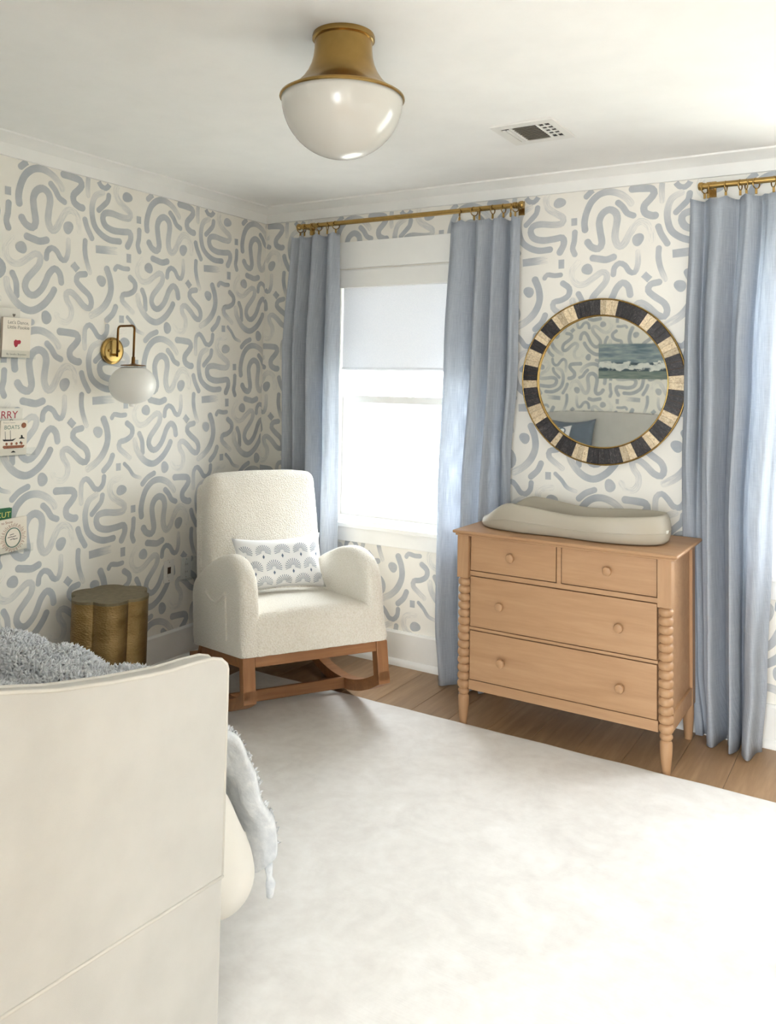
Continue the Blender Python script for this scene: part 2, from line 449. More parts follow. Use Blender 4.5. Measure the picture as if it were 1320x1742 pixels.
# ------------------------------------------------------------------ room shell
WT = 0.14
def wall(name, along, a0, a1, off, out, openings, mat='wall_cream', z1=RZ):
    """wall panel along 'x' or 'y'; off = room-side plane, out = +1/-1 direction of thickness; openings (a0,a1,z0,z1)"""
    As = sorted({a0, a1, *[o[0] for o in openings], *[o[1] for o in openings]})
    Zs = sorted({0.0, z1, *[o[2] for o in openings], *[o[3] for o in openings]})
    mb = MB(); lo, hi = sorted((off, off+out*WT))
    for i in range(len(As)-1):
        for j in range(len(Zs)-1):
            ca, cz = (As[i]+As[i+1])/2, (Zs[j]+Zs[j+1])/2
            if any(o[0] < ca < o[1] and o[2] < cz < o[3] for o in openings): continue
            if along == 'x': mb.box(As[i], As[i+1], lo, hi, Zs[j], Zs[j+1])
            else: mb.box(lo, hi, As[i], As[i+1], Zs[j], Zs[j+1])
    return struct(mb.build(name, mat))
wall_left = wall('wall_left', 'y', RY, WT, 0, -1, [])
wall_back = wall('wall_back', 'x', 0, RX, 0, 1, [W1, W2])
wall_right = wall('wall_right', 'y', RY-WT, WT, RX, 1, [])
wall_front = wall('wall_front', 'x', -WT, RX, RY, -1, [DOOR])
FILLW = (2.4, 4.4, 0.3, 2.3)  # added opening behind the camera, sized to let in fill light
wall('wall_hall_back', 'x', 1.6, 5.0, -6.0, -1, [FILLW], 'hall_paint')
wall('wall_hall_left', 'y', -6.0, RY-WT, 1.74, -1, [], 'hall_paint')
wall('wall_hall_right', 'y', -6.0, RY-WT, 4.86, 1, [], 'hall_paint')
struct(bx('ceiling', -WT, RX+WT, -6.14, WT, RZ, RZ+.1, 'ceiling_paint', bevel=0))
floor = struct(bx('floor', -WT, RX+.4, -6.14, WT, -.1, -.018, 'oak_plank', bevel=0))
# planks run at right angles to the window wall
PWID = .1955
k0 = -7
x = 1.19 + PWID*k0
row = 0
while x < RX:
    xa, xb = max(x, 0.0), min(x+PWID, RX)
    if xb - xa > .02:
        ys = [0.0]; y = -random.uniform(.35, 1.9)
        while y > -6.0: ys.append(y); y -= random.uniform(1.5, 2.2)
        ys.append(-6.0)
        for i in range(len(ys)-1):
            if ys[i]-ys[i+1] < .05: continue
            MB().box(xa+.0007, xb-.0007, ys[i+1]+.0007, ys[i]-.0007, -.02, 0).build('plank', 'oak_plank', floor, bevel=.0008, bseg=1)
    x += PWID; row += 1

def profile_run(name, prof, p0, p1, inward, mat='trim_white'):
    """extrude a (depth,height) profile from p0 to p1 on plan; inward = unit vector into the room"""
    a = [(p0[0]+inward[0]*d, p0[1]+inward[1]*d, h) for d, h in prof]
    b = [(p1[0]+inward[0]*d, p1[1]+inward[1]*d, h) for d, h in prof]
    return struct(MB().prism(a, b).build(name, mat, smooth=35))
CR = [(0, CROWN_Z), (.016, CROWN_Z), (.02, 2.54), (.03, 2.548), (.042, 2.556), (.06, 2.566), (.078, 2.572), (.08, RZ), (0, RZ)]
BB = [(0, .178), (.010, .178), (.018, .168), (.018, .034), (.028, .028), (.034, .016), (.035, 0), (0, 0)]
profile_run('trim_1', CR, (0, RY), (0, 0), (1, 0)); profile_run('trim_2', CR, (0, 0), (RX, 0), (0, -1))
profile_run('trim_3', CR, (RX, 0), (RX, RY), (-1, 0)); profile_run('trim_4', CR, (RX, RY), (0, RY), (0, 1))
profile_run('baseboard_left', BB, (0, RY), (0, 0), (1, 0)); profile_run('baseboard_back', BB, (0, 0), (RX, 0), (0, -1))
profile_run('baseboard_right', BB, (RX, 0), (RX, RY), (-1, 0)); profile_run('baseboard_front', BB, (DOOR[0]-.1, RY), (0, RY), (0, 1))
dt = MB()
dt.box(DOOR[0]-.09, DOOR[0], RY, RY+.02, 0, 2.1).box(DOOR[1], DOOR[1]+.09, RY, RY+.02, 0, 2.1).box(DOOR[0]-.09, DOOR[1]+.09, RY, RY+.025, 2.1, 2.24)
struct(dt.build('trim_5', 'trim_white'))

def window(name, x0, x1, z0, z1, loc, rotz, muntin=True):
    w = bpy.data.objects.new(name, None); C.objects.link(w); w.location = loc; w.rotation_euler = (0, 0, rotz); struct(w)
    xm = (x0+x1)/2
    j = MB(); j.box(x0, x0+.016, -.004, .13, z0, z1).box(x1-.016, x1, -.004, .13, z0, z1).box(x0+.016, x1-.016, -.004, .13, z1-.014, z1).box(x0+.016, x1-.016, .012, .135, z0, z0+.028)
    j.build('jamb', 'trim_white', w)
    for xa, xb in ((x0-.088, x0+.004), (x1-.004, x1+.088)): bx('side_casing', xa, xb, -.02, 0, z0-.006, z1+.004, 'trim_white', w, .002)
    bx('head_casing', x0-.095, x1+.095, -.024, 0, z1+.006, z1+.159, 'trim_white', w, .002)
    bx('sill', x0-.1, x1+.1, -.045, .03, z0-.028, z0-.004, 'trim_white', w, .004)
    bx('apron', x0-.088, x1+.088, -.02, 0, z0-.108, z0-.03, 'trim_white', w, .002)
    zm = z0+.69
    def sash(nm, ya, yb, za, zb, rt, rb, mun):
        s = MB(); st = .042; a, b = x0+.017, x1-.017
        s.box(a, a+st, ya, yb, za, zb).box(b-st, b, ya, yb, za, zb).box(a+st, b-st, ya, yb, za, za+rb).box(a+st, b-st, ya, yb, zb-rt, zb)
        s = s.build(nm, 'trim_white', w)
        yc = (ya+yb)/2
        if mun:
            bx('muntin', xm-.011, xm+.011, yc-.012, yc+.012, za+rb, zb-rt, 'trim_white', s, .002)
            for aa, bb in ((a+st, xm-.011), (xm+.011, b-st)): bx('pane', aa, bb, yc-.002, yc+.002, za+rb, zb-rt, 'window_glass', s, 0)
        else: bx('pane', a+st, b-st, yc-.002, yc+.002, za+rb, zb-rt, 'window_glass', s, 0)
    sash('lower_sash', .045, .08, z0+.028, zm+.022, .04, .045, False)
    sash('upper_sash', .082, .115, zm-.016, z1-.014, .04, .036, muntin)
    return w
window('window_1', *W1, (0, 0, 0), 0)
window('window_2', *W2, (0, 0, 0), 0)
window('added_fill_window', -1.0, 1.0, .3, 2.3, (3.4, -6.0, 0), PI)  # unseen window added in the hall so sky light fills the room

# ------------------------------------------------------------------ wallpaper print (tile traced from the walls)
STROKES=[
(34,'e',0,[(294,65),(290,104),(301,157),(325,205),(367,238),(417,244),(468,226),(505,195),(518,176)]),
(35,'E',0,[(308,4),(329,-22),(363,-32),(380,-6),(369,59),(365,104),(381,140),(413,156),(443,140),(453,106),(446,52),(445,11),(460,-23),(478,-26),(496,-7),(516,33),(546,76),(577,84),(602,65),(616,30),(619,-8)]),
(29,'n',0,[(454,187),(479,163),(501,131),(532,116)]),
(29,'n',0,[(296,231),(330,261),(374,280)]),
(35,'n',0,[(521,246),(582,243),(616,237),(626,214),(608,189),(581,159),(585,126),(616,109),(635,108)]),
(27,'s',0,[(665,174),(662,222),(666,271),(691,288),(718,266),(742,236),(769,231),(792,254),(797,290)]),
(32,'s',0,[(5,206),(-37,183),(-55,141),(-57,91),(-40,33),(1,-3),(55,-22),(116,-20)]),
(28,'n',0,[(42,200),(36,170),(10,142),(-19,114)]),
(34,'S',0,[(158,275),(102,263),(86,233),(97,192),(139,161),(179,136),(173,108),(127,105),(58,113),(18,104),(8,77),(26,44),(74,29),(136,32),(178,35),(186,2),(166,-39)]),
(29,'n',1,[(237,129),(238,92)]),
(28,'n',0,[(242,59),(240,12),(233,-23),(245,-54)]),
(29,'n',0,[(649,55),(663,18),(693,-31)]),
(39,'E',1,[(717,662),(777,666),(851,671)]),
(29,'n',1,[(176,667),(177,622)]),
(27,'e',0,[(654,694),(653,648),(663,600),(686,543)]),
(34,'n',0,[(336,665),(371,658),(405,653),(440,664)]),
(32,'S',0,[(264,649),(233,607),(239,563),(267,537),(306,541),(345,568),(384,593),(408,581),(403,545),(375,510),(342,471),(334,435),(355,406),(384,404),(418,433),(440,472),(457,510),(486,537),(514,517),(524,476)]),
(27,'e',0,[(440,578),(445,612),(468,632),(496,620),(518,589),(543,584),(557,623),(557,682)]),
(34,'n',1,[(585,573),(615,545)]),
(31,'E',0,[(659,532),(618,522),(609,493),(639,464),(684,431),(698,396),(686,369),(654,377),(615,413),(577,437),(552,427),(559,394),(582,360),(580,317),(556,292),(519,301),(501,324)]),
(36,'e',0,[(39,573),(61,521),(66,463),(44,407),(4,365),(-48,335)]),
(29,'e',0,[(186,548),(220,521),(217,485),(181,463),(143,454),(140,425),(169,400),(209,371)]),
(25,'n',0,[(90,577),(104,594),(143,588),(175,590)]),
(31,'n',0,[(99,390),(82,353),(46,319)]),
(29,'n',1,[(137,349),(138,312)]),
(20,'e',0,[(174,344),(207,315),(237,280),(281,265)]),
(28,'n',0,[(268,492),(288,452),(293,392)]),
(34,'s',0,[(240,459),(249,419),(284,370),(330,338),(377,333),(431,364),(470,409),(486,438)]),
]
BLOBS=[(555,741,28,31),(159,213,31,27),(310,611,27,29),(7,510,28,28),(448,306,28,30)]
PU, PZ = .7475, .742
def wallpaper(name, parent, fn, ulo, uhi, zlo, zhi, holes=()):
    vs, fs, uv, dry = [], [], [], []
    cid = 0
    def inside(u, z):
        return ulo < u < uhi and zlo < z < zhi and not any(h[0] < u < h[1] and h[2] < z < h[3] for h in holes)
    tiles = []
    for iu in range(int(math.floor((ulo+2)/PU))-1, int(math.ceil((uhi+2)/PU))+1):
        for iz in range(-1, 5): tiles.append((iu*PU-2.0, iz*PZ))
    prepared = []
    for w, fade, sq, pts in STROKES:
        path = catmull([(p[0]/1000, p[1]/1000, 0) for p in pts], .011)
        L = [0]
        for a, b in zip(path, path[1:]): L.append(L[-1]+(b-a).length)
        T = L[-1]; r = w/2000; ring = []
        # rounded ends: extend by r and taper
        t0 = (path[1]-path[0]).normalized(); t1 = (path[-1]-path[-2]).normalized()
        ext = []
        if not sq:
            for k in (1.0, .8, .45): ext.append((path[0]-t0*r*k*.9, -r*k, math.sqrt(max(0.06, 1-k*k))))
        body = [(p, l, 1.0) for p, l in zip(path, L)]
        tail = []
        if not sq:
            for k in (.45, .8, 1.0): tail.append((path[-1]+t1*r*k*.9, T+r*k, math.sqrt(max(0.06, 1-k*k))))
        allp = ext+body+tail
        rows = []
        for i, (p, l, s) in enumerate(allp):
            a = allp[max(0, i-1)][0]; b = allp[min(len(allp)-1, i+1)][0]; t = (b-a).normalized(); n = Vector((-t.y, t.x, 0))
            wob = 1+.06*noise.noise(Vector((l*30, w, 3.3)))
            q = min(1, max(0, l/T))
            d = {'n': .04, 'e': max(0, (q-.55)/.45)*.75, 's': max(0, (.45-q)/.45)*.75, 'E': .06+max(0, (q-.4)/.6)*.95, 'S': .06+max(0, (.6-q)/.6)*.95}[fade]
            rows.append((p, n, r*s*wob, l, d))
        prepared.append(rows)
    cols = (-1, -.5, 0, .5, 1)
    for ou, oz in tiles:
        for si, rows in enumerate(prepared):
            prev = None
            for (p, n, r, l, d) in rows:
                c = p + Vector((ou, oz, 0)); ok = inside(c.x, c.y)
                if ok:
                    base = len(vs)
                    for cc in cols:
                        q = c+n*r*cc; zz = min(max(q.y, zlo-.005), zhi+.005); uu = min(max(q.x, ulo), uhi)
                        vs.append(fn(uu, zz, si)); uv.append((l*4+si*3.1+ou, cc+si*7.3)); dry.append(d)
                    if prev is not None:
                        for k in range(4): fs.append((prev+k, prev+k+1, base+k+1, base+k))
                    prev = base
                else: prev = None
        for bi, (bu, bz, ra, rb) in enumerate(BLOBS):
            cu, cz = ou+bu/1000, oz+bz/1000
            if not inside(cu, cz) or not inside(cu-ra/1000, cz-rb/1000) or not inside(cu+ra/1000, cz+rb/1000): continue
            base = len(vs); vs.append(fn(cu, cz, 40+bi)); uv.append((0, bi*3)); dry.append(.05)
            for k in range(20):
                a = 2*PI*k/20; s = 1+.07*math.sin(2*a+bi)+.05*math.sin(3*a+bi*2)
                vs.append(fn(cu+ra/1000*math.cos(a)*s, cz+rb/1000*math.sin(a)*s, 40+bi)); uv.append((.1*math.cos(a), bi*3+.6*math.sin(a))); dry.append(.05)
            for k in range(20): fs.append((base, base+1+k, base+1+(k+1) % 20))
    o = link_mesh(name, vs, fs, 'wallpaper_ink', parent, False, uv)
    at = o.data.attributes.new('dry', 'FLOAT', 'POINT'); at.data.foreach_set('value', dry)
    return o
E0 = .0006
def eps(i): return E0 + i*1.2e-5
wallpaper('wallpaper_print', wall_left, lambda u, z, i: (eps(i), max(RY, min(-.001, u+.0214*(2.147-z))), z), RY-.05, .04, .16, 2.49)
hl = lambda w: (w[0]-.07, w[1]+.07, w[2]-.09, w[3]+.14)
wallpaper('wallpaper_print', wall_back, lambda u, z, i: (max(.001, min(RX, u-.0214*(2.147-z))), -eps(i), z), .001, RX, .16, 2.49, [hl(W1), hl(W2)])
wallpaper('wallpaper_print', wall_front, lambda u, z, i: (-.683-u, RY+eps(i), z), -.683-DOOR[0]+.07, -.683, .16, 2.49)
wallpaper('wallpaper_print', wall_right, lambda u, z, i: (RX-eps(i), -u, z), .001, -RY, .16, 2.49)

# ------------------------------------------------------------------ outside: ground and the house across
struct(bx('ground', -30, 40, .3, 40, -.9, -.6, 'ground_outside', bevel=0))
house = thing('neighbor_house', 'pale clapboard house seen through the bright window', 'house', (0, 7.0, -.6))
hw = MB()
for i in range(24): hw.prism([(-9, -.001, i*.26), (-9, -.04, i*.26), (-9, -.01, i*.26+.262), (-9, -.001, i*.26+.262)], [(9, -.001, i*.26), (9, -.04, i*.26), (9, -.01, i*.26+.262), (9, -.001, i*.26+.262)])
hw.box(-9, 9, .0, .3, 0, 6.3)
hw.build('siding', 'siding', house)
for xw in (-4.2, -1.3, 1.9, 5.0):
    f = MB().box(xw-.65, xw+.65, -.09, -.045, 1.2, 3.2).build('window_frame', 'trim_white', house)
    for a in (0, 1):
        for b in (0, 1): bx('pane', xw-.55+a*.57, xw-.02+a*.57, -.1, -.09, 1.3+b*.93, 2.17+b*.93, 'far_pane', f, 0)
rl = MB()
for i in range(30): rl.box(-6+i*.2, -5.95+i*.2, -1.05, -1.0, .3, 1.1)
rl.box(-6, 0, -1.08, -.98, 1.1, 1.18).box(-6, 0, -1.06, -1.0, .25, .3)
rl.build('porch_railing', 'rail_red', house)

# ------------------------------------------------------------------ object helpers
def settle(root, loc):
    """children were built in room coordinates: put the Empty at the base and re-centre the meshes"""
    loc = Vector(loc); root.location = loc
    done = set()
    def rec(o):
        for ch in o.children:
            if ch.type == 'MESH' and ch.data.name not in done: ch.data.transform(Matrix.Translation(-loc)); done.add(ch.data.name)
            rec(ch)
    rec(root)
def origin(o, loc):
    o.data.transform(Matrix.Translation(-Vector(loc))); o.location = loc; return o
def rbox(name, x0, x1, y0, y1, z0, z1, r, mat, parent=None, n=14, fn=None):
    """rounded box with evenly gridded faces, optionally pushed about by fn(Vector)->Vector"""
    ce = Vector(((x0+x1)/2, (y0+y1)/2, (z0+z1)/2)); h = Vector(((x1-x0)/2, (y1-y0)/2, (z1-z0)/2))
    bm = bmesh.new(); bmesh.ops.create_cube(bm, size=2)
    bmesh.ops.subdivide_edges(bm, edges=bm.edges[:], cuts=n, use_grid_fill=True)
    rr = min(r, *h)
    for v in bm.verts:
        p = Vector([math.copysign(abs(math.sin(c*PI/2))**.9 if abs(c) < 1 else 1, c) for c in v.co])
        p = Vector((p.x*h.x, p.y*h.y, p.z*h.z))
        q = Vector([max(-h[i]+rr, min(h[i]-rr, p[i])) for i in range(3)])
        d = p-q
        if d.length > 1e-9:
            d = d.normalized()*rr
        w = ce+q+d
        v.co = fn(w) if fn else w
    me = bpy.data.meshes.new(name); bm.to_mesh(me); bm.free()
    return link_me(name, me, mat, parent, True)
def fuzz(o, strength=.004, size=.012):
    t = bpy.data.textures.get('clouds%g' % size) or bpy.data.textures.new('clouds%g' % size, 'CLOUDS'); t.noise_scale = size
    s = o.modifiers.new('sub', 'SUBSURF'); s.levels = s.render_levels = 1
    d = o.modifiers.new('disp', 'DISPLACE'); d.texture = t; d.strength = strength; d.texture_coords = 'LOCAL'

# ------------------------------------------------------------------ rug
rug = rbox('area_rug', .4, 3.5, -3.35, -.544, 0, .012, .006, 'rug_pile', n=30, fn=lambda p: Vector((p.x+.003*math.sin(p.y*23), p.y+.003*math.sin(p.x*19), p.z)))
tag(rug, 'large ivory silky rug covering most of the oak floor', 'rug'); origin(rug, (1.95, -1.95, 0))

# ------------------------------------------------------------------ roller shade
sh = thing('roller_shade', 'white roller shade pulled half down inside the window', 'window shade')
bx('fascia', W1[0]+.002, W1[1]-.002, -.012, .03, 2.064, 2.166, 'trim_white', sh, .003)
bx('fabric', W1[0]+.022, W1[1]-.022, .018, .0195, 1.6, 2.07, 'shade_fabric', sh, 0)
MB().tube([(W1[0]+.022, .019, 1.594), (W1[1]-.022, .019, 1.594)], .009, 10).build('hem_bar', 'shade_fabric', sh, 40)
settle(sh, (1.02, .02, 1.585))

# ------------------------------------------------------------------ curtain rods, rings and panels
RODZ, RODY = 2.43, -.088
def rod(x0, x1, rings, label):
    r = thing('curtain_rod', label, 'curtain rod', group='brass curtain rods')
    MB().tube([(x0, RODY, RODZ), (x1, RODY, RODZ)], .0135, 16).build('pole', 'brass', r, 40)
    for xe, s in ((x0, -1), (x1, 1)):
        MB().lathe([(0.0, -.012*s), (.014, -.012*s), (.019, -.006*s), (.019, .006*s), (.014, .012*s), (.0, .014*s)], (xe, RODY, RODZ), 20, 'X').build('finial', 'brass', r, 40)
        xb = xe - s*.035
        b = MB().box(xb-.016, xb+.016, -.007, 0, RODZ-.036, RODZ+.036).box(xb-.007, xb+.007, RODY, -.005, RODZ-.012, RODZ+.002)
        b.lathe([(.0165, -.009), (.0165, .009)], (xb, RODY, RODZ), 20, 'X')
        b.build('bracket', 'brass', r, 40)
    for i, xr in enumerate(rings):
        tw = .55*math.sin(i*2.7+1)
        pts = [(xr+.023*math.cos(a)*math.sin(tw), RODY+.023*math.cos(a)*math.cos(tw), RODZ-.0105+.023*math.sin(a)) for a in [2*PI*k/20 for k in range(20)]]
        g = MB().tube(pts, .0028, 8, closed=True).build('ring', 'brass', r, True)
        MB().box(xr-.005, xr+.005, RODY-.003, RODY+.003, RODZ-.057, RODZ-.034).build('clip', 'brass', g, bevel=.001)
    settle(r, ((x0+x1)/2, 0, RODZ)); return r
R1 = [.335, .365, .425, .47, .53, .59]; R1b = [1.385, 1.47, 1.50, 1.575, 1.635, 1.675, 1.7]
rod(.325, 1.735, R1+R1b, 'brass rod with clip rings above the window with the roller shade')
rod(2.6, 4.02, [2.615, 2.63, 2.705, 2.765, 2.79, 2.83, 2.9, 2.96], 'brass rod with clip rings whose end is near the round mirror')

def curtain(keys, folds, ztop, seed, label, amp=.078, y0=-.1):
    """keys: (z, x_left, x_right); folds: list of (centre 0-1, width, depth) pleats"""
    nu, nv = 150, 46
    def lerp(z):
        for a, b in zip(keys, keys[1:]):
            if b[0] <= z <= a[0]:
                t = (a[0]-z)/(a[0]-b[0]); t = t*t*(3-2*t); return a[1]+(b[1]-a[1])*t, a[2]+(b[2]-a[2])*t
        return keys[-1][1:] if z < keys[-1][0] else keys[0][1:]
    vs, fs, uv = [], [], []
    for j in range(nv+1):
        v = j/nv; z = ztop*(1-v)+.006*v
        xl, xr = lerp(z); low = max(0, (.22-z)/.22)
        for i in range(nu+1):
            s = i/nu
            d = 0
            sw = s + .012*math.sin(z*2.3+seed+s*6)
            for c, w, dep in folds:
                q = (sw-c)/(w*1.15); d += dep*math.exp(-q*q*2.2)
            d += .05*math.sin(sw*31+seed+z)*(.2+.8*v)
            gather = .55+.45*min(1, v*3.5)
            y = y0-amp*gather*d*(1+.35*low) - .02*low*math.sin(s*9+seed)
            y += .004*noise.noise(Vector((s*9, z*3, seed)))
            y = min(y, -.03)
            if xl+(xr-xl)*s > 1.585 and xl+(xr-xl)*s < 2.63:      # pressed flat behind the dresser
                k = max(0, min(1, (1.25-z)/.35)); y += k*(max(y, -.04-.03*(.5+.5*math.tanh((-y-.09)*30)))-y)
            x = xl+(xr-xl)*s + .005*math.sin(d*4+s*11)*gather*(1 if .03 < s < .97 else 0)
            zz = z + (.004*max(0, noise.noise(Vector((s*7, seed, 1.7)))) if j >= nv-1 else 0)
            if j == 0: zz -= .014*abs(math.sin(s*math.pi*5.5))
            vs.append((x, y, zz)); uv.append((s*(xr-xl)*2.0+seed, z))
    for j in range(nv):
        for i in range(nu):
            a = j*(nu+1)+i; fs.append((a, a+1, a+nu+2, a+nu+1))
    o = link_mesh('linen_curtain', vs, fs, 'curtain_linen', None, True, uv)
    md = o.modifiers.new('solid', 'SOLIDIFY'); md.thickness = .0022
    tag(o, label, 'curtain', 'blue linen curtains'); origin(o, ((keys[0][1]+keys[0][2])/2, y0, 0)); return o
curtain([(2.4, .30, .635), (1.7, .268, .655), (1.0, .285, .665), (.0, .27, .67)],
        [(.06, .09, .9), (.24, .06, .8), (.36, .05, -.6), (.5, .1, .9), (.68, .05, -.7), (.86, .13, 1.0)], 2.373, 1.3,
        'blue linen curtain panel hanging behind the white rocking chair')
curtain([(2.4, 1.35, 1.735), (1.7, 1.325, 1.73), (.9, 1.295, 1.68), (.3, 1.29, 1.66), (.0, 1.31, 1.70)],
        [(.13, .15, .9), (.33, .05, -.7), (.45, .1, 1.0), (.6, .05, -.2), (.68, .07, .8), (.83, .06, -1.0), (.94, .06, .7)], 2.373, 4.1,
        'blue linen curtain panel between the bright window and the wooden dresser')
curtain([(2.4, 2.56, 2.98), (1.6, 2.53, 2.93), (.9, 2.512, 2.885), (.3, 2.53, 2.86), (.0, 2.565, 2.835)],
        [(.05, .06, .6), (.15, .05, -.7), (.3, .1, .9), (.46, .06, -.8), (.58, .08, .8), (.7, .05, -.7), (.85, .12, 1.1)], 2.373, 7.7,
        'blue linen curtain panel on the far side of the round mirror')

# ------------------------------------------------------------------ ceiling light and air vent
cl = thing('ceiling_light', 'flush mount ceiling light with flared brass neck and opal glass bowl', 'ceiling light')
cx, cy = 1.917, -1.947
MB().lathe([(.0, RZ), (.094, RZ), (.096, RZ-.006), (.096, RZ-.016), (.092, RZ-.018)], (cx, cy, 0), 56).build('canopy_ring', 'brass', cl, 40)
MB().lathe([(.088, RZ-.016), (.0885, RZ-.045), (.091, RZ-.07), (.097, RZ-.095), (.108, RZ-.12), (.123, RZ-.143), (.143, RZ-.165), (.167, RZ-.182), (.19, RZ-.195), (.191, RZ-.2), (.186, RZ-.203), (.18, RZ-.2)], (cx, cy, 0), 64).build('brass_neck', 'brass', cl, 50)
MB().lathe([(.185*math.cos(a) if a < PI/2-.01 else 0, RZ-.199-.183*math.sin(a)) for a in [PI/2*k/18 for k in range(19)]], (cx, cy, 0), 64).build('glass_bowl', 'glass_opal', cl, True)
settle(cl, (cx, cy, RZ))
vt = thing('air_vent', 'white rectangular air vent with louvers set in the ceiling', 'air vent')
vx, vy, vz = 1.927, -.905, RZ
W_, H_ = .268, .285
bx('backing', vx+.02, vx+W_-.02, vy+.02, vy+H_-.02, vz-.004, vz-.001, 'vent_dark', vt, 0)
fr = MB()
fr.box(vx, vx+W_, vy, vy+.045, vz-.008, vz).box(vx, vx+W_, vy+H_-.045, vy+H_, vz-.008, vz)
fr.box(vx, vx+.03, vy+.045, vy+H_-.045, vz-.008, vz).box(vx+W_-.03, vx+W_, vy+.045, vy+H_-.045, vz-.008, vz)
fr.box(vx+.066, vx+.08, vy+.045, vy+H_-.045, vz-.009, vz).box(vx+.182, vx+.192, vy+.045, vy+H_-.045, vz-.009, vz)
fr.build('frame', 'white_plastic', vt, bevel=.001)
for i in range(9):
    yy = vy+.05+i*.0205
    MB().prism([(vx+.081, yy, vz-.013), (vx+.081, yy+.002, vz-.013), (vx+.081, yy+.016, vz-.003), (vx+.081, yy+.014, vz-.003)],
               [(vx+.181, yy, vz-.013), (vx+.181, yy+.002, vz-.013), (vx+.181, yy+.016, vz-.003), (vx+.181, yy+.014, vz-.003)]).build('slat', 'vent_slat', vt)
for i in range(4): bx('cross_bar', vx+.193, vx+W_-.031, vy+.079+i*.038, vy+.085+i*.038, vz-.009, vz-.003, 'white_plastic', vt, 0)
bx('cross_bar', vx+.213, vx+.217, vy+.046, vy+H_-.046, vz-.0085, vz-.003, 'white_plastic', vt, 0)
for i in range(2): bx('louver', vx+.032+i*.018, vx+.046+i*.018, vy+.062, vy+H_-.046, vz-.011, vz-.005, 'white_plastic', vt, .001)
settle(vt, (vx+W_/2, vy+H_/2, RZ))

# ------------------------------------------------------------------ wall sconce
sc = thing('wall_sconce', 'brass wall sconce with gooseneck arm and white globe shade', 'wall lamp')
sy, sz = -1.165, 1.652
MB().lathe([(0, 0), (.066, 0), (.068, .004), (.066, .014), (.056, .018), (.054, .022), (0, .0235)], (0, sy, sz), 40, 'X').build('backplate', 'brass', sc, 40)
for s in (-1, 1): MB().lathe([(0, 0), (.006, 0), (.006, .006), (.003, .009), (0, .009)], (.022, sy+s*.03, sz), 12, 'X').build('screw_cap', 'brass', sc, 40)
MB().tube([(.02, sy, sz-.02), (.045, sy, sz-.02)], .007, 12).build('arm_stub', 'brass', sc, 40)
bend = [(.045, sy, sz-.03), (.045, sy, sz+.105)] + [(.045+.018-.018*math.cos(a), sy, sz+.105+.018*math.sin(a)) for a in (.4, .8, 1.2, PI/2)]
bend += [(.162-.018+.018*math.sin(a), sy, sz+.105+.018*math.cos(a)) for a in (0, .4, .8, 1.2, PI/2)] + [(.162, sy, sz-.045)]
MB().tube(bend, .0055, 12).build('gooseneck', 'brass_dark', sc, True)
MB().lathe([(.0, sz-.03), (.008, sz-.03), (.009, sz-.062), (.02, sz-.066), (.058, sz-.07), (.06, sz-.074), (0, sz-.075)], (.162, sy, 0), 32).build('shade_cap', 'brass_dark', sc, 40)
g = []
for k in range(25):
    a = PI*k/24; g.append((.112*max(0, math.sin(a))**.92, sz-.165+.094*math.cos(a)))
MB().lathe(g[3:], (.162, sy, 0), 48).build('globe_shade', 'opal_matte', sc, True)
MB().lathe([(.0, sz-.256), (.012, sz-.256), (.012, sz-.268), (.008, sz-.271), (0, sz-.271)], (.162, sy, 0), 20).build('finial', 'opal_matte', sc, 40)
settle(sc, (0, sy, sz))

# ------------------------------------------------------------------ wall plates
def plate(name, yc, zc, label):
    p = thing(name, label, 'wall plate')
    MB().box(0, .006, yc-.036, yc+.036, zc-.059, zc+.059).build('plate', 'white_plastic', p, bevel=.0025)
    for s in (-1, 1): MB().lathe([(0, .006), (.003, .006), (.003, .0072), (0, .0075)], (0, yc, zc+s*.048), 10, 'X').build('screw', 'vent_slat', p, 40)
    return p
p = plate('cable_plate', -.728, .492, 'white wall plate with a dark cable opening above the baseboard')
MB().box(.006, .0066, -.728-.012, -.728+.012, .492-.028, .492+.022).build('cable_opening', 'dark_hole', p)
MB().box(.0066, .013, -.728-.012, -.728+.012, .492-.03, .492-.012).build('lip', 'white_plastic', p, bevel=.001)
settle(p, (0, -.728, .492))
p = plate('wall_outlet', -.602, .489, 'white electrical outlet with a clear plastic cover near the rocking chair')
for s in (-1, 1):
    MB().lathe([(0, .006), (.016, .006), (.016, .0085), (0, .009)], (0, -.602, .489+s*.02), 20, 'X').build('socket', 'white_plastic', p, 40)
    for d in (-1, 1): bx('slot', .009, .0093, -.602+d*.006-.001, -.602+d*.006+.001, .489+s*.02-.004, .489+s*.02+.005, 'ink_black', p, 0)
MB().box(.006, .045, -.645, -.643, .43, .55).box(.006, .045, -.561, -.559, .43, .55).box(.006, .045, -.645, -.559, .43, .432).box(.043, .045, -.645, -.559, .43, .55).build('clear_cover', 'acrylic', p)
settle(p, (0, -.602, .489))

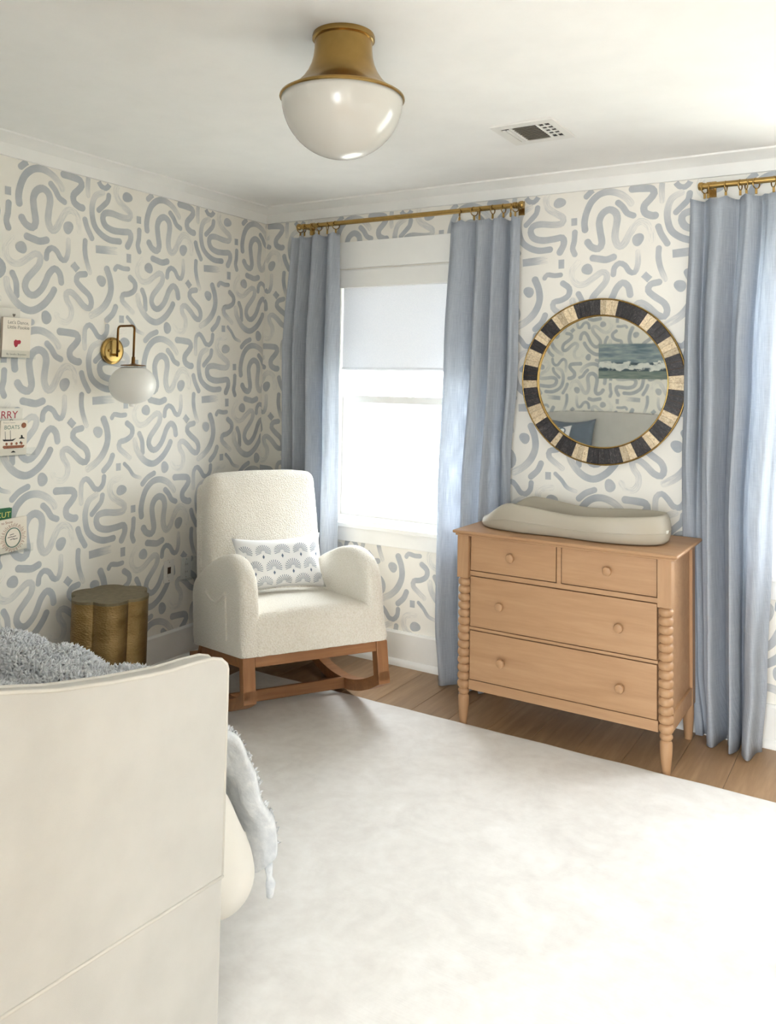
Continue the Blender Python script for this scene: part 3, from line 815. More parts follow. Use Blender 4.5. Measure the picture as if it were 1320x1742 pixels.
# ------------------------------------------------------------------ round mirror with inlaid frame
mr = thing('round_mirror', 'round wall mirror with dark horn and pale bone inlaid frame', 'mirror')
mc = Vector((2.123, 0, 1.545)); RO, RI = .398, .318
MB().lathe([(0, -.02), (RI+.004, -.02), (RI+.004, -.024), (0, -.024)], mc, 96, 'Y').build('glass', 'mirror_glass', mr, 30)
frame = MB().lathe([(RI, -.018), (RI, -.03), (RO, -.03), (RO, -.002), (RI, -.002), (RI, -.018)], mc, 96, 'Y').build('frame', 'brass_dark', mr, 30)
for nm, R_ in (('outer_rim', RO), ('inner_rim', RI)):
    MB().tube([(mc.x+R_*math.cos(a), -.031, mc.z+R_*math.sin(a)) for a in [2*PI*k/96 for k in range(96)]], .0038, 8, closed=True).build(nm, 'brass', mr, True)
bounds = [0, 13, 35, 43, 57, 70, 85, 95.5, 113, 122, 134.5, 142, 153, 163.5, 189.6, 201, 214.6, 219, 236, 249.6, 264, 270, 281.5, 294, 302, 309.4, 321.3, 340, 360]
for i in range(len(bounds)-1):
    a0, a1 = bounds[i], bounds[i+1]; n = max(1, round((a1-a0)/4.3)); mat = 'bone_light' if i % 2 == 0 else 'horn_dark'
    for k in range(n):
        b0, b1 = [math.radians(90-(a0+(a1-a0)*(k+t)/n)) for t in (.02, .98)]
        h = -.0345-random.uniform(0, .0012)
        def P(r, a, y): return (mc.x+r*math.cos(a), y, mc.z+r*math.sin(a))
        ra, rb = RI+.0045, RO-.0045
        vs = [P(ra, b0, h), P(rb, b0, h), P(rb, b1, h), P(ra, b1, h), P(ra, b0, -.03), P(rb, b0, -.03), P(rb, b1, -.03), P(ra, b1, -.03)]
        fs = [(0, 1, 2, 3), (0, 4, 5, 1), (1, 5, 6, 2), (2, 6, 7, 3), (3, 7, 4, 0)]
        L = i*.37+k*.11
        uv = [(L, 0), (L, 1), (L+.1, 1), (L+.1, 0)]*2
        link_mesh('inlay_tile', vs, fs, mat, frame, False, uv)
settle(mr, mc)

# ------------------------------------------------------------------ dresser
dr = thing('dresser', 'blonde maple dresser with four drawers and bobbin turned corner posts', 'dresser')
XL, XR, YF, YB, ZT = 1.653, 2.543, -.514, -.113, .86
PB = .027
body = MB()
body.box(XL-.012, XR+.012, YF+.012, YB+.02, .158, .838)
body.build('carcass', 'maple', dr)
bx('top', XL-.045, XR+.055, YF-.048, YB+.036, .846, ZT, 'maple', dr, .006)
bx('top_moulding', XL-.034, XR+.044, YF-.038, YB+.033, .836, .846, 'maple', dr, .004)
for xc in (XL, XR):
    for yc in (YF, YB):
        post = MB()
        if yc == YF:
            post.box(xc-PB, xc+PB, yc-PB, yc+PB, .648, .838)
            pr = [(.02, .652), (.0235, .648)]
            nb = 14; zt, zb = .645, .158
            for b in range(nb):
                z1 = zt-(zt-zb)*b/nb; hgt = (zt-zb)/nb
                for t in (.0, .12, .3, .5, .7, .88): pr.append((.0205+.0095*math.sin(PI*t)**.6 if t else .0195, z1-hgt*t))
            pr += [(.02, .156), (.025, .15), (.0255, .142), (.022, .134), (.018, .13), (.021, .127), (.024, .121), (.0245, .112), (.0235, .08), (.02, .04), (.0165, .012), (.016, 0), (0, 0)]
            post.lathe(pr, (xc, yc, 0), 24)
        else:
            post.box(xc-PB, xc+PB*.9, yc-PB, yc+PB, .15, .838)
            post.lathe([(.024, .152), (.024, .1), (.02, .04), (.0165, 0), (0, 0)], (xc, yc, 0), 24)
        post.build('corner_post', 'maple_v', dr, 40)
def drawer(x0, x1, z0, z1, knobs):
    d = bx('drawer', x0, x1, YF-.012, YF+.02, z0, z1, 'maple', dr, .0015)
    for kx, kz in knobs:
        MB().lathe([(0, YF-.0115), (.009, YF-.012), (.008, YF-.022), (.012, YF-.028), (.0185, YF-.033), (.0195, YF-.038), (.017, YF-.044), (.010, YF-.047), (0, YF-.048)], (kx, 0, kz), 24, 'Y').build('knob', 'maple', d, 40)
x0, x1 = XL+PB+.006, XR-PB-.006
drawer(x0, 2.087, .683, .832, [(1.885, .762)]); drawer(2.113, x1, .683, .832, [(2.315, .763)])
drawer(x0, x1, .436, .655, [(1.836, .545), (2.362, .541)]); drawer(x0, x1, .203, .416, [(1.845, .304), (2.367, .303)])
rails = [(2.0915, 2.1085, .68, .836)]
bx('divider', 2.0905, 2.1095, YF-.010, YF+.02, .679, .836, 'maple', dr, .001)
for a, b in ((.659, .679), (.42, .432), (.156, .199)): bx('rail', x0-.004, x1+.004, YF-.010, YF+.02, a, b, 'maple', dr, .001)
# right and left end panels: stiles, rails and a recessed field
for xs, s in ((XR, 1), (XL, -1)):
    a, b = sorted((xs+s*.012, xs+s*.022))
    bx('end_rail', a, b, YF+PB, YB-PB, .156, .226, 'maple', dr, .001)
bx('changing_leg_block', XR-.3, XR-.2, YB-.02, YB+.015, .1, .16, 'maple', dr, .001) if False else None
settle(dr, ((XL+XR)/2, (YF+YB)/2, 0))

# ------------------------------------------------------------------ changing pad (peanut shaped tray)
def pad():
    PXc, PYc, PLx = 2.088, -.315, .425
    nu = 96
    def outline(a, s=1.0):
        c, sn = math.cos(a), math.sin(a)
        x = PLx*math.copysign(abs(c)**.75, c)
        t = x/PLx
        wy = .185-.028*math.exp(-((t+.05)/.38)**2)
        y = wy*math.copysign(abs(sn)**.72, sn)
        return x, y, t
    def hgt(t):   # rim height along the length: scooped low at the foot end, high at the head end
        k = min(1, max(0, (t+1)/.42)); k = k*k*(3-2*k)
        return .050+k*(.062+.014*max(0, -t*2.2+.1 if t < 0 else 0)) + .012*max(0, t)**2 - .010*math.exp(-((t-.1)/.4)**2)
    rings = [(.86, 0.0), (.93, .02), (.975, .14), (.998, .34), (.998, .52), (.98, .75), (.945, .92), (.9, 1.0), (.86, .98), (.81, .86), (.72, .62), (.5, .45), (.25, .42)]
    vs, fs = [], []
    for s, hz in rings:
        for i in range(nu):
            x, y, t = outline(2*PI*i/nu); H = hgt(t)
            inset = (1-s)*.185/.185
            xx = x*(1-(1-s)*.45); yy = y*s
            zz = H*hz if s > .8 or hz > .9 else min(H*hz, .05)
            if s < .8: zz = .028+.012*(s**2)+max(0, t)*.006
            vs.append((PXc+xx, PYc+yy, ZT+.0005+zz))
    n = len(rings)
    for j in range(n-1):
        for i in range(nu):
            k = (i+1) % nu; fs.append((j*nu+i, j*nu+k, (j+1)*nu+k, (j+1)*nu+i))
    fs.append(tuple(range(nu))[::-1]); fs.append(tuple((n-1)*nu+i for i in range(nu)))
    root = thing('changing_pad', 'taupe peanut shaped foam changing pad lying on the dresser', 'changing pad')
    sh = link_mesh('shell', vs, fs, 'pad_taupe', root, True)
    md = sh.modifiers.new('sub', 'SUBSURF'); md.levels = md.render_levels = 1
    pts = []
    for i in range(nu):
        x, y, t = outline(2*PI*i/nu); pts.append((PXc+x*1.0015, PYc+y*1.002, ZT+.0005+hgt(t)*.42))
    MB().tube(pts, .0012, 6, closed=True).build('seam', 'pad_taupe', root, True)
    bx('brand_tag', PXc+PLx-.004, PXc+PLx+.0015, PYc-.05, PYc-.026, ZT+.05, ZT+.062, 'cover_white', root, .0005)
    settle(root, (PXc, PYc, ZT))
pad()

# ------------------------------------------------------------------ side table
st = thing('side_table', 'hammered brass drum side table with six lobed top', 'side table')
tx, ty, th = .218, -1.30, .52
def lobe(a, s=1.0):
    Rc, rl = .103, .078; ph = (a+math.radians(8)) % (PI/3)-PI/6
    r = Rc*math.cos(ph)+math.sqrt(rl*rl-(Rc*math.sin(ph))**2)
    return (tx+r*s*math.cos(a), ty+r*s*math.sin(a))
na = 120
def ring(s, z): return [(*lobe(2*PI*i/na, s), z) for i in range(na)]
vs, fs = [], []
prof = [(1.0, 0), (1.0, th-.012)]
for s, z in prof: vs += ring(s, z)
for i in range(na): k = (i+1) % na; fs.append((i, k, na+k, na+i))
fs.append(tuple(range(na))[::-1])
link_mesh('drum', vs, fs, 'hammered_brass', st, 38)
MB().prism(ring(1.012, th-.012), ring(1.012, th)).build('top', 'bronze_top', st, 38)
settle(st, (tx, ty, 0))

# ------------------------------------------------------------------ rocking chair
ch = thing('rocking_chair', 'white boucle rocking armchair with walnut rocker legs', 'rocking chair')
HWID = .341
def seat_fn(p):
    z = max(0, p.z); t = max(0, min(1, p.y/.6)); k = max(0, min(1, (z-.06)/.1))
    return Vector((p.x, p.y-.004, z+k*(.06*t+.02*(1-(p.x/.3)**2))))
fuzz(rbox('seat', -.3, .3, .0, .7, -.045, .162, .042, 'boucle', ch, 22, seat_fn))
AP = [(0, 0), (-.003, .1), (-.004, .2), (0, .262), (.012, .31), (.04, .352), (.085, .387), (.14, .410), (.21, .424), (.29, .427), (.38, .421), (.48, .408), (.58, .391), (.68, .368), (.78, .342), (.85, .31), (.885, .25), (.885, .12), (.87, 0)]
def arm(side):
    pts = catmull([(0, y, z) for y, z in AP], .02)
    pts = [Vector((p.y, p.z)) for p in pts]; n = len(pts)
    nor = []
    for i in range(n):
        t = (pts[min(n-1, i+1)]-pts[max(0, i-1)]).normalized(); nor.append(Vector((t.y, -t.x)))   # points inward (down/in)
    xi, xo = .252, HWID; xc, hw = (xi+xo)/2, (xo-xi)/2; r = .038
    m = 14; rows = []
    for k in range(m+1):
        a = -PI/2+PI*k/m
        xx = hw-r+r*abs(math.sin(a)) if abs(math.sin(a)) > 0 else hw-r
        # section across the thickness: flat sides, round crown
        off = r-r*math.cos(a); xs = xc+math.copysign(hw-r+r*abs(math.sin(a)), math.sin(a)) if k != m//2 else xc
        rows.append((xs, off))
    rows = [(xc-hw, r*1.0)] + rows[1:-1] + [(xc+hw, r*1.0)]
    vs, fs = [], []
    for xs, off in rows:
        for p, nn in zip(pts, nor):
            w = min(1, p.y/.1) if (p.x > .8 or p.x < .05) and p.y < .1 else 1
            if p.y < .02: q = Vector((p.x + (off if p.x < .4 else -off)*.8*(1), p.y))
            else: q = p+nn*off*(w if w else 1)
            vs.append((side*xs, q.x, max(0, q.y)))
    for j in range(len(rows)-1):
        for i in range(n-1): fs.append((j*n+i, j*n+i+1, (j+1)*n+i+1, (j+1)*n+i))
    for j in (0, len(rows)-1): fs.append(tuple(j*n+i for i in range(n)))
    for j in range(len(rows)-1): fs.append((j*n, (j+1)*n, (j+1)*n+n-1, j*n+n-1))
    bm = bmesh.new(); bv = [bm.verts.new(v) for v in vs]
    for f in fs:
        try: bm.faces.new([bv[i] for i in f])
        except ValueError: pass
    bmesh.ops.recalc_face_normals(bm, faces=bm.faces); me = bpy.data.meshes.new('armrest'); bm.to_mesh(me); bm.free()
    o = link_me('armrest', me, 'boucle', ch, 50); return o
aL = arm(-1); aR = arm(1)
def back_fn(p):
    t = max(0, (p.z-.2)); q = p.copy(); q.y += .05*t
    if p.y < .68: q.y -= .018*(1-(p.x/.29)**2)*math.sin(max(0, min(1, (p.z-.1)/.75))*PI)
    q.z -= .012*(p.x/.28)**2*(1 if p.z > .6 else 0)
    q += Vector((0, .006, .004))*noise.noise(p*9)
    q.x = -.012+(q.x+.012)*(1-.035*max(0, (p.z-.3)/.5))
    return q
fuzz(rbox('back_cushion', -.314, .29, .60, .80, .12, .845, .055, 'boucle', ch, 22, back_fn))
fuzz(rbox('back_shell', -.32, .31, .77, .885, .0, .80, .045, 'boucle', ch, 16, lambda p: Vector((p.x*(1-.04*max(0, (p.z-.3)/.5)), p.y+.05*max(0, p.z-.2), p.z))))
# side pocket
pk = MB()
top = [(.56-.34*i/12, .262-.045*math.sin(PI*i/12)**.8) for i in range(13)]
lo = [(.22, .055), (.56, .055)]
poly = top+lo
pk.prism([(-.338, y, z) for y, z in poly], [(-.348, y, z) for y, z in poly]).build('side_pocket', 'boucle', aL, 40)
MB().tube([(-.346, a, b) for a, b in top], .0075, 8).build('pocket_welt', 'boucle', aL, True)
def flo(y): return -.3445+.2035*y
def rock(y): return flo(y)+.45*(y-.6)**2
for s in (-1, 1):
    xa, xb = sorted((s*.283, s*.338))
    MB().box(xa, xb, .002, .058, rock(.03)+.02, 0).build('front_leg', 'walnut_v', ch, bevel=.004)
    ys = [i/24*.95 for i in range(25)]
    lo = [(y+.002, rock(y)) for y in ys]; hi = [(y+.002, rock(y)+.05) for y in ys][::-1]
    loop = lo+hi
    MB().prism([(xa, y, z) for y, z in loop], [(xb, y, z) for y, z in loop]).build('rocker', 'walnut', ch, 30)
    MB().prism([(xa, .70, 0), (xb, .70, 0), (xb, .75, 0), (xa, .75, 0)], [(xa, .80, rock(.83)+.035), (xb, .80, rock(.83)+.035), (xb, .85, rock(.85)+.035), (xa, .85, rock(.85)+.035)]).build('rear_leg', 'walnut_v', ch, bevel=.003)
    MB().box(*sorted((s*.30, s*.335)), .058, .72, -.042, 0).build('side_rail', 'walnut', ch, bevel=.003)
MB().box(-.283, .283, .006, .036, -.042, 0).build('front_rail', 'walnut', ch, bevel=.003)
MB().box(-.283, .283, .70, .73, -.042, 0).build('rear_rail', 'walnut', ch, bevel=.003)
MB().box(-.285, .285, .40, .43, -.243, -.193).build('stretcher', 'walnut', ch, bevel=.004)
X = Vector((.53361701, .84572625, 0)); Y = Vector((-.82874804, .52290449, -.19936793)); Z = Vector((-.1686107, .10638612, .9799247))
CH = Matrix((X, Y, Z)).transposed().to_4x4(); CH.translation = Vector((1.169, -.97, .354))
base = Vector((0, .6, -.2224))
seen = set()
def shift(o):
    for c in o.children:
        if c.data.name not in seen: c.data.transform(Matrix.Translation(-base)); seen.add(c.data.name)
        shift(c)
shift(ch)
ch.matrix_world = CH @ Matrix.Translation(base)

# ------------------------------------------------------------------ cushions
def cushion(name, w, h, T, mat, mat4, label, cat='pillow', ear=.085):
    root = thing(name, label, cat); root.matrix_world = mat4
    n = 26
    def surf(u, v, s):
        e = max(0, (1-u**4)*(1-v**4)); pin = ear*(1-.0)*( (1-u*u)*abs(v)**3, (1-v*v)*abs(u)**3 )[0]
        x = w/2*(u - math.copysign(ear*1.2*(1-v*v)*abs(u)**3, u)); y = h/2*(v - math.copysign(ear*2.0*(1-u*u)*abs(v)**3, v))
        return Vector((x, y, s*T/2*e**.55))
    vs, fs = [], []
    for s in (1, -1):
        for j in range(n+1):
            for i in range(n+1): vs.append(surf(-1+2*i/n, -1+2*j/n, s))
    for s in (0, 1):
        o = s*(n+1)**2
        for j in range(n):
            for i in range(n):
                a = o+j*(n+1)+i; q = (a, a+1, a+n+2, a+n+1); fs.append(q if s == 0 else q[::-1])
    bm = bmesh.new(); bv = [bm.verts.new(v) for v in vs]
    for f in fs: bm.faces.new([bv[i] for i in f])
    bmesh.ops.remove_doubles(bm, verts=bm.verts, dist=1e-5); me = bpy.data.meshes.new('cover'); bm.to_mesh(me); bm.free()
    link_me('cover', me, mat, root, True)
    return root, surf
def chair_frame(x, y, z, tilt):
    # pillow faces the front of the chair (-y local), leaning back
    t = math.radians(tilt)
    m = Matrix((Vector((1, 0, 0)), Vector((0, math.sin(t), math.cos(t))), Vector((0, -math.cos(t), math.sin(t))))).transposed().to_4x4()
    m.translation = Vector((x, y, z)); return CH @ m
lp, surf = cushion('lumbar_pillow', .465, .275, .12, 'pillow_white', chair_frame(.0, .475, .366, 12), 'white lumbar pillow with blue grey fan print on the rocking chair')
fan = MB()
def onp(x, y, lift=.0012):
    u, v = max(-.985, min(.985, x/(.465/2))), max(-.985, min(.985, y/(.275/2))); p = surf(u, v, 1); p.z += lift; return p
rowsf = [(.045, 0.0), (-.035, .5), (-.112, 0.0)]
for ry, sh_ in rowsf:
    for k in range(-3, 4):
        fx, fy = (k+sh_)*.098, ry
        if abs(fx) > .205: continue
        for r_ in range(15):
            a = math.radians(-15+210*r_/14); 
            def at(rad, da): return (fx+rad*math.cos(a+da), fy+rad*.95*math.sin(a+da)+.0)
            r0, r1 = .010, .040+.004*math.sin(PI*r_/14)
            seg = 5; L = [];
            for t in range(seg+1):
                rad = r0+(r1-r0)*t/seg; wd = .00105/rad*(.5+1.0*t/seg)
                L.append((at(rad, -wd), at(rad, wd)))
            if any(abs(p[1]) > .128 or abs(p[0]) > .222 for pr in L for p in pr): continue
            for t in range(seg):
                fan.poly([onp(*L[t][0]), onp(*L[t+1][0]), onp(*L[t+1][1]), onp(*L[t][1])])
        if abs(fy-.022) < .1: fan.poly([onp(fx+dx*.006, fy-.022+dy*.011) for dx, dy in ((-1, 0), (0, -1), (1, 0), (0, 1))])
fan.build('fan_print', 'fan_print', lp)['kind'] = 'stuff'

# ------------------------------------------------------------------ daybed
bd = thing('daybed', 'cream linen upholstered daybed with sweeping arm and high back', 'daybed')
ARM = [(-2.512, .03), (-2.512, .40), (-2.513, .855), (-2.518, .868), (-2.535, .882), (-2.565, .892), (-2.62, .897), (-2.70, .901), (-2.837, .919), (-2.974, .943), (-3.093, .973), (-3.22, 1.015), (-3.34, 1.07), (-3.45, 1.135), (-3.54, 1.20), (-3.6, 1.24), (-3.655, 1.25), (-3.655, .03)]
for xa, xb in ((1.982, 2.03), (.03, .078)):
    a = MB().prism([(xa, y, z) for y, z in ARM], [(xb, y, z) for y, z in ARM]).build('arm', 'linen_white', bd, 35, .005)
    for xe in (xa+.003, xb-.003):
        MB().tube([(xe, y, z) for y, z in ARM[1:-1]], .0042, 8).build('edge_piping', 'piping', a, True)
    xo = xb+.0005 if xb > 1 else xa-.0005
    MB().tube([(xo, -2.512, .396), (xo, -2.81, .411), (xo, -3.07, .423), (xo, -3.65, .44)], .0038, 8).build('seam_piping', 'piping', a, True)
nb = 40
def btop(x): t = (x-1.06)/.95; return 1.292-.075*abs(t)**2.4
loop = [(.078+1.904*i/nb, btop(.078+1.904*i/nb)) for i in range(nb+1)]
pl = [(.078, .03)]+loop+[(1.982, .03)]
MB().prism([(x, -3.655, z) for x, z in pl], [(x, -3.56, z) for x, z in pl]).build('back_panel', 'linen_white', bd, 35, .008)
bx('front_rail', .078, 1.982, -2.57, -2.515, .05, .34, 'linen_white', bd, .008)
bx('mattress', .12, 1.94, -3.555, -2.575, .3, .56, 'duvet_white', bd, .03)
for lx in (.08, 1.98):
    for ly in (-3.6, -2.56): bx('foot', lx-.03, lx+.03, ly-.03, ly+.03, .012 if lx > .4 else 0, .032, 'walnut', bd, 0)
settle(bd, (1.03, -3.08, 0))

DP = [(-3.54, .60), (-3.5, .675), (-3.3, .70), (-3.0, .725), (-2.78, .74), (-2.64, .732), (-2.545, .695), (-2.465, .635), (-2.395, .54), (-2.335, .455), (-2.285, .375), (-2.25, .30), (-2.238, .235), (-2.262, .19), (-2.32, .172), (-2.39, .19), (-2.45, .25)]
dpath = catmull([(0, y, z) for y, z in DP], .012); dn = len(dpath)
dnor = []
for i in range(dn):
    t = (dpath[min(dn-1, i+1)]-dpath[max(0, i-1)]).normalized(); dnor.append(Vector((0, -t.z, t.y)) if True else None)
def dprof(v, off=0):
    f = v*(dn-1); i = min(dn-2, int(f)); r = f-i
    p = dpath[i].lerp(dpath[i+1], r); n = dnor[i].lerp(dnor[i+1], r); return p+n*off
def duv(u, v):
    x = .1+1.868*u
    off = .012*noise.noise(Vector((x*4, v*9, 0)))+.006*noise.noise(Vector((x*13, v*14, 5)))
    if v > .5: off += (v-.5)*(.03*math.sin(x*14+v*5)+.05*abs(noise.noise(Vector((x*9+v*3, v*4, 3)))))
    p = dprof(v, off); e = max(0, 1-min(u, 1-u)/.045)
    k = min(.9, 1-math.sqrt(max(0, 1-e*e))); core = Vector((0, min(-2.52, max(-3.2, p.y-.1)), .44))
    q = p.lerp(core, k); return (x, q.y, q.z)
dv = grid('duvet', duv, 150, 120, 'duvet_white', None)
tag(dv, 'ivory cotton duvet bulging over the front of the daybed', 'duvet'); origin(dv, (1.03, -2.9, .7))
# small ties on the duvet edge
for i, (tu, tv) in enumerate([(.955, .80), (.95, .875), (.78, .9), (.6, .9)]):
    p = Vector(duv(tu, tv))-dv.location
    MB().tube([p+Vector((0, .002, .012)), p+Vector((0, .01, -.02))], [.005, .006], 8).build('tie', 'duvet_white', dv, True)

# throw blanket over duvet
def thr(u, v):
    x = .6+1.28*u
    vmax = .815-.04*math.sin(u*5.0)+.035*noise.noise(Vector((u*6, 0, 2)))
    vv = .3+(vmax-.3)*v
    off = .046+.011*math.sin(vv*95+1.5*math.sin(x*3))*(1 if vv < .5 else .35)+.014*noise.noise(Vector((x*6, vv*12, 9)))
    if vv > .45: off += (.016*math.sin(x*26+2*v)+.045)*min(1, (vv-.45)*7)
    if u > .6 and vv < .55: off -= .02*(u-.6)
    if u > .96: off += .012*math.sin(v*20)
    p = dprof(vv, off); return (x+.012*math.sin(v*9)*(u > .9), p.y, p.z)
th_ = thing('throw_blanket', 'pale grey blue fluffy throw draped over the daybed duvet', 'throw')
grid('fabric', thr, 170, 150, 'throw_plush', th_, solid=.02)
rnd = random.Random(3); tf = MB()
def tuft(u, v, ln):
    p = Vector(thr(u, v)); a = Vector(thr(min(1, u+.004), v)); b = Vector(thr(u, min(1, v+.004)))
    n = (a-p).cross(b-p); n = n.normalized() if n.length > 0 else Vector((0, 0, 1))
    if n.y*.6+n.z*.8 < 0: n = -n
    d1 = Vector((rnd.uniform(-1, 1), rnd.uniform(-1, 1), rnd.uniform(-.6, .6)))
    p0 = p+n*.010; p1 = p0+(n+d1*.5).normalized()*ln*.6; p2 = p1+(n*.3+d1*.8).normalized()*ln*.6
    s = n.cross(d1); s = s.normalized()*.0042 if s.length > 0 else Vector((.0042, 0, 0)); t = n.cross(s).normalized()*.0042
    i = len(tf.v)
    for q, k in ((p0, 1), (p1, .9)):
        tf.v += [tuple(q+s*k), tuple(q-s*.5*k+t*k), tuple(q-s*.5*k-t*k)]
    tf.v.append(tuple(p2))
    for k in range(3):
        k2 = (k+1) % 3; tf.f.append((i+k, i+k2, i+3+k2, i+3+k)); tf.f.append((i+3+k, i+3+k2, i+6))
for _ in range(30000):
    u, v = rnd.random(), rnd.random()
    tuft(u, v, .015 if v < .5 else .014)
me = bpy.data.meshes.new('pile'); me.from_pydata(tf.v, [], tf.f); me.update()
pile = link_me('pile', me, 'throw_plush', th_, True); pile['kind'] = 'stuff'
# tail ends hanging at the corner
for k, (xo, ln) in enumerate(((1.86, .09), (1.79, .06), (1.70, .08))):
    p = Vector(thr((xo-.6)/1.28, 1))
    MB().tube([p, p+Vector((0, .006, -ln*.4)), p+Vector((.002, .01, -ln*.6)), p+Vector((0, .01, -ln))], [.012, .008, .014, .009], 10).build('tassel', 'throw_plush', th_, True)
settle(th_, (1.25, -2.7, .73))

def facing_y(x, y, z, tilt, yaw=0):
    t = math.radians(tilt); a = math.radians(yaw)
    m = Matrix((Vector((-1, 0, 0)), Vector((0, -math.sin(t), math.cos(t))), Vector((0, math.cos(t), math.sin(t))))).transposed().to_4x4()
    r = Matrix.Rotation(a, 4, 'Z') @ m; r.translation = Vector((x, y, z)); return r
cushion('throw_pillow', .50, .50, .16, 'pillow_slate', facing_y(.755, -3.44, .985, 12), 'slate blue square pillow on the daybed, visible in the mirror')
xo, sf = cushion('throw_pillow', .44, .44, .14, 'pillow_white', facing_y(.62, -3.245, .965, 20), 'white pillow printed with blue X and O letters, seen in the mirror')
let = MB()
def onx(x, y): 
    p = sf(max(-.98, min(.98, x/.22)), max(-.98, min(.98, y/.22)), 1); p.z += .002; return p
for r_ in range(4):
    for c_ in range(4):
        lx, ly = -.15+.1*c_, .15-.1*r_
        if (r_+c_) % 2 == 0:
            let.tube([onx(lx+.034*math.cos(a), ly+.038*math.sin(a)) for a in [2*PI*k/18 for k in range(18)]], .0065, 6, closed=True)
        else:
            for s in (-1, 1): let.tube([onx(lx-.03+.06*k/5, ly+s*(-.036+.072*k/5)) for k in range(6)], .0065, 6)
let.build('letter_print', 'ink_blue', xo, True)

# ------------------------------------------------------------------ painting above the daybed
pt = thing('seascape_painting', 'unframed seascape canvas of breaking waves reflected in the mirror', 'painting')
x0, x1, z0, z1 = .975, 1.68, 1.594, 1.912
bx('canvas', x0, x1, RY+.002, RY+.028, z0, z1, 'cover_white', pt, .002)
link_mesh('painted_face', [(x0, RY+.0285, z0), (x1, RY+.0285, z0), (x1, RY+.0285, z1), (x0, RY+.0285, z1)], [(0, 3, 2, 1)], 'seascape_paint', pt, False, [(1, 0), (0, 0), (0, 1), (1, 1)])
settle(pt, ((x0+x1)/2, RY, z0))

# ------------------------------------------------------------------ book ledges and board books on the left wall
TM = Matrix(((0, 0, 1, 0), (1, 0, 0, 0), (0, 1, 0, 0), (0, 0, 0, 1)))
def ledge(z, yr, label):
    l = thing('book_ledge', label, 'shelf', group='clear book ledges')
    MB().box(.001, .005, -2.35, yr, z, z+.06).build('back_strip', 'acrylic', l)
    MB().box(.005, .075, -2.35, yr, z, z+.004).build('shelf', 'acrylic', l)
    MB().box(.071, .075, -2.35, yr, z+.004, z+.035).build('front_lip', 'acrylic', l)
    settle(l, (0, (yr-2.35)/2, z))
ledge(1.594, -1.645, 'clear acrylic ledge holding the upper row of board books')
ledge(1.170, -1.625, 'clear acrylic ledge holding the middle row with the boat book')
ledge(.750, -1.615, 'clear acrylic ledge holding the lower row with the green book')
def book(y0, y1, z0, z1, x, mat, label, texts=(), t=.014, lean=0):
    """a book standing with its cover towards the room; x = front face"""
    b = thing('board_book', label, 'book', group='board books on the ledges')
    b.location = (x-t, (y0+y1)/2, z0); b.rotation_euler = (math.radians(lean), 0, 0)
    h, w = z1-z0, y1-y0
    MB().box(.002, t-.002, -w/2+.002, w/2-.002, .001, h-.002).build('pages', 'page_edge', b)
    cv = MB().box(t-.002, t, -w/2, w/2, 0, h).box(0, .002, -w/2, w/2, 0, h).box(.002, t-.002, -w/2, -w/2+.002, 0, h).build('cover', mat, b, bevel=.0006)
    for body, size, py, pz, m in texts:
        m4 = Matrix.Translation((t+.0004, py-w/2, pz)) @ TM
        text_mesh('lettering', body, size, m, b, m4)
    return b, t, w, h
B = book(-1.86, -1.70, 1.599, 1.815, .03, 'cover_white', 'taller white book with a small grey heart behind the dancing book', [])
MB().prism([(.0145, y, z) for y, z in [(.045, .205), (.037, .197), (.037, .191), (.041, .189), (.045, .193), (.049, .189), (.053, .191), (.053, .197)]],
           [(.0149, y, z) for y, z in [(.045, .205), (.037, .197), (.037, .191), (.041, .189), (.045, .193), (.049, .189), (.053, .191), (.053, .197)]])
hm = [(0.05, .178), (.043, .187), (.0435, .192), (.047, .193), (.05, .190), (.053, .193), (.0565, .192), (.057, .187)]
MB().prism([(.0141, y, z) for y, z in hm], [(.0146, y, z) for y, z in hm]).build('heart_print', 'ink_grey', B[0])
B = book(-1.805, -1.668, 1.599, 1.772, .066, 'cover_cream', 'cream board book with grey title lettering and a red splash', [
    ("Let's Dance,", .021, .022, .146, 'ink_grey'), ('Little Pookie', .021, .021, .125, 'ink_grey'), ('By Sandra Boynton', .0125, .022, .010, 'ink_grey')])
spl = [(-.012, .055), (-.013, .07), (-.006, .078), (.004, .075), (.016, .077), (.022, .07), (.018, .06), (.008, .058), (.004, .048), (-.005, .044)]
MB().prism([(.0141, y, z) for y, z in spl], [(.0145, y, z) for y, z in spl]).build('red_splash', 'ink_red', B[0])
book(-1.97, -1.815, 1.599, 1.79, .05, 'cover_brown', 'dark brown book beside the dancing book')
B = book(-1.90, -1.667, 1.175, 1.376, .032, 'cover_white', 'white book with red HARRY title behind the boat book', [
    ('HARRY', .046, .062, .158, 'ink_red'), ('the Dirty Dog', .026, .066, .136, 'ink_black')])
B = book(-1.793, -1.664, 1.175, 1.325, .066, 'cover_cream', 'small cream book titled BOATS with drawings of boats', [('BOATS', .024, .016, .113, 'ink_green'), ('Miniature Treasury', .0075, .010, .139, 'ink_grey')])
bt, w_ = B[0], B[2]
def dots(mb, y, z, w, h, n=14, t=.0143):
    P_ = [(t, y+w/2*math.cos(2*PI*i/n), z+h/2*math.sin(2*PI*i/n)) for i in range(n)]
    mb.prism(P_, [(t+.0004, b, c) for a, b, c in P_])
sp = MB(); dots(sp, .046, .128, .024, .024); sp.build('round_badge', 'ink_brown', bt)
ht = MB()
def quad(mb, *pts, t=.0143): mb.prism([(t, y, z) for y, z in pts], [(t+.0004, y, z) for y, z in pts])
quad(ht, (-.054, .070), (-.048, .062), (-.004, .062), (.012, .074), (-.01, .068))
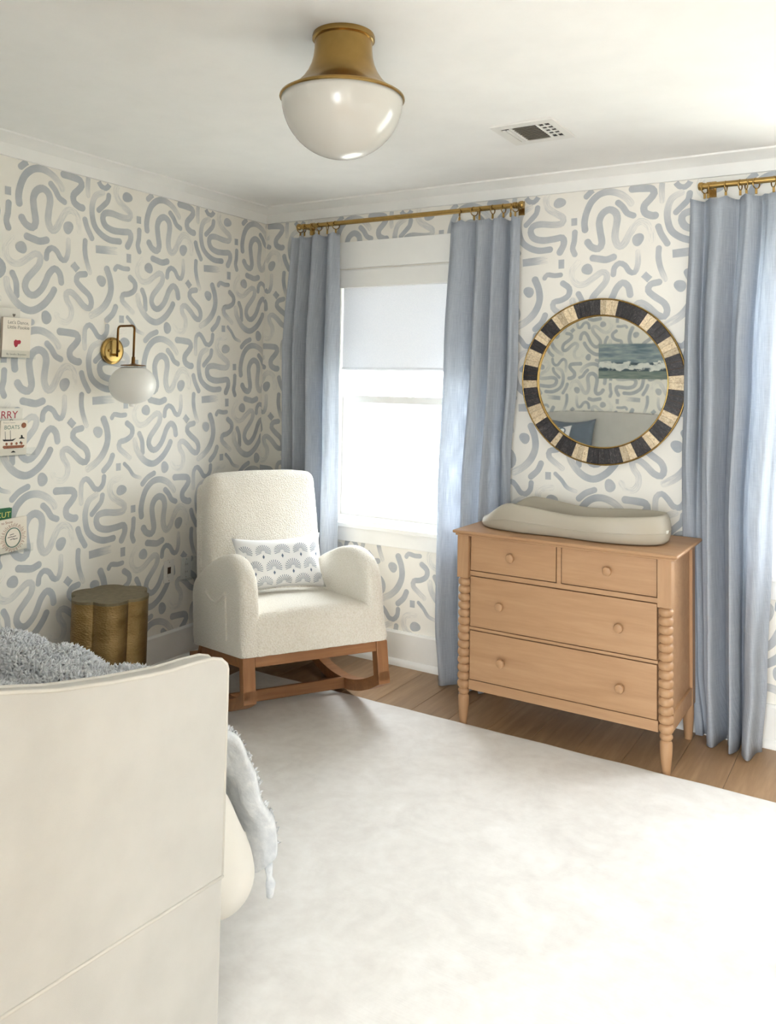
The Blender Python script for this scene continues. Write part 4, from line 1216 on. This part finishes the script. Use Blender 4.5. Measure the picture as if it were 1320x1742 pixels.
quad(ht, (-.016, .068), (-.014, .068), (-.018, .108), (-.0195, .108)); quad(ht, (-.041, .068), (-.039, .068), (-.042, .104), (-.0435, .104))
quad(ht, (.024, .070), (.054, .070), (.050, .074), (.044, .076), (.040, .086), (.034, .086), (.034, .076), (.028, .074))
quad(ht, (.026, .050), (.042, .052), (.036, .056), (.034, .062), (.030, .055)); quad(ht, (-.012, .012), (.012, .012), (.008, .016), (.0, .020), (-.008, .016))
ht.build('ship_drawing', 'ink_black', bt)
cn = MB(); quad(cn, (-.052, .038), (-.046, .030), (.046, .030), (.054, .040), (.05, .042), (-.048, .043)); 
for i in range(4): dots(cn, -.034+.024*i, .050, .011, .012)
cn.build('canoe_drawing', 'ink_brown', bt)
book(-1.95, -1.806, 1.175, 1.33, .05, 'cover_navy', 'navy blue book beside the boat book')
B = book(-1.84, -1.700, .755, .944, .034, 'cover_green', 'green book with pale yellow lettering behind the sunburst book', [('CUT', .034, .066, .150, 'ink_yellow')])
B = book(-1.775, -1.640, .76, .902, .066, 'cover_cream', 'cream board book with a sunburst oval drawing on its cover', [('to Snow', .016, .012, .124, 'ink_brown')], lean=3)
ov = MB()
for k in range(48):
    a = 2*PI*k/48; c, s = math.cos(a), math.sin(a)
    r0x, r0z, r1x, r1z = .040, .046, .055+.004*(k % 3), .058+.004*(k % 2)
    quad(ov, (r0x*c-.0008*s, .060+r0z*s+.0008*c), (r1x*c-.0008*s, .060+r1z*s+.0008*c), (r1x*c+.0008*s, .060+r1z*s-.0008*c), (r0x*c+.0008*s, .060+r0z*s-.0008*c))
ov.build('sunburst_rays', 'ink_brown', B[0])
MB().tube([(.0145, .036*math.cos(a), .060+.041*math.sin(a)) for a in [2*PI*k/36 for k in range(36)]], .0022, 6, closed=True).build('oval_line', 'ink_green', B[0], True)
sq = MB()
for i, (y, z) in enumerate([(-.006, .072), (.004, .062), (-.004, .052), (.012, .050), (-.016, .062)]): quad(sq, (y-.010, z), (y+.010, z+.002), (y+.010, z+.0045), (y-.010, z+.0025))
sq.build('line_drawing', 'ink_black', B[0])
book(-1.93, -1.783, .755, .905, .05, 'cover_pink', 'pale pink book beside the sunburst book')
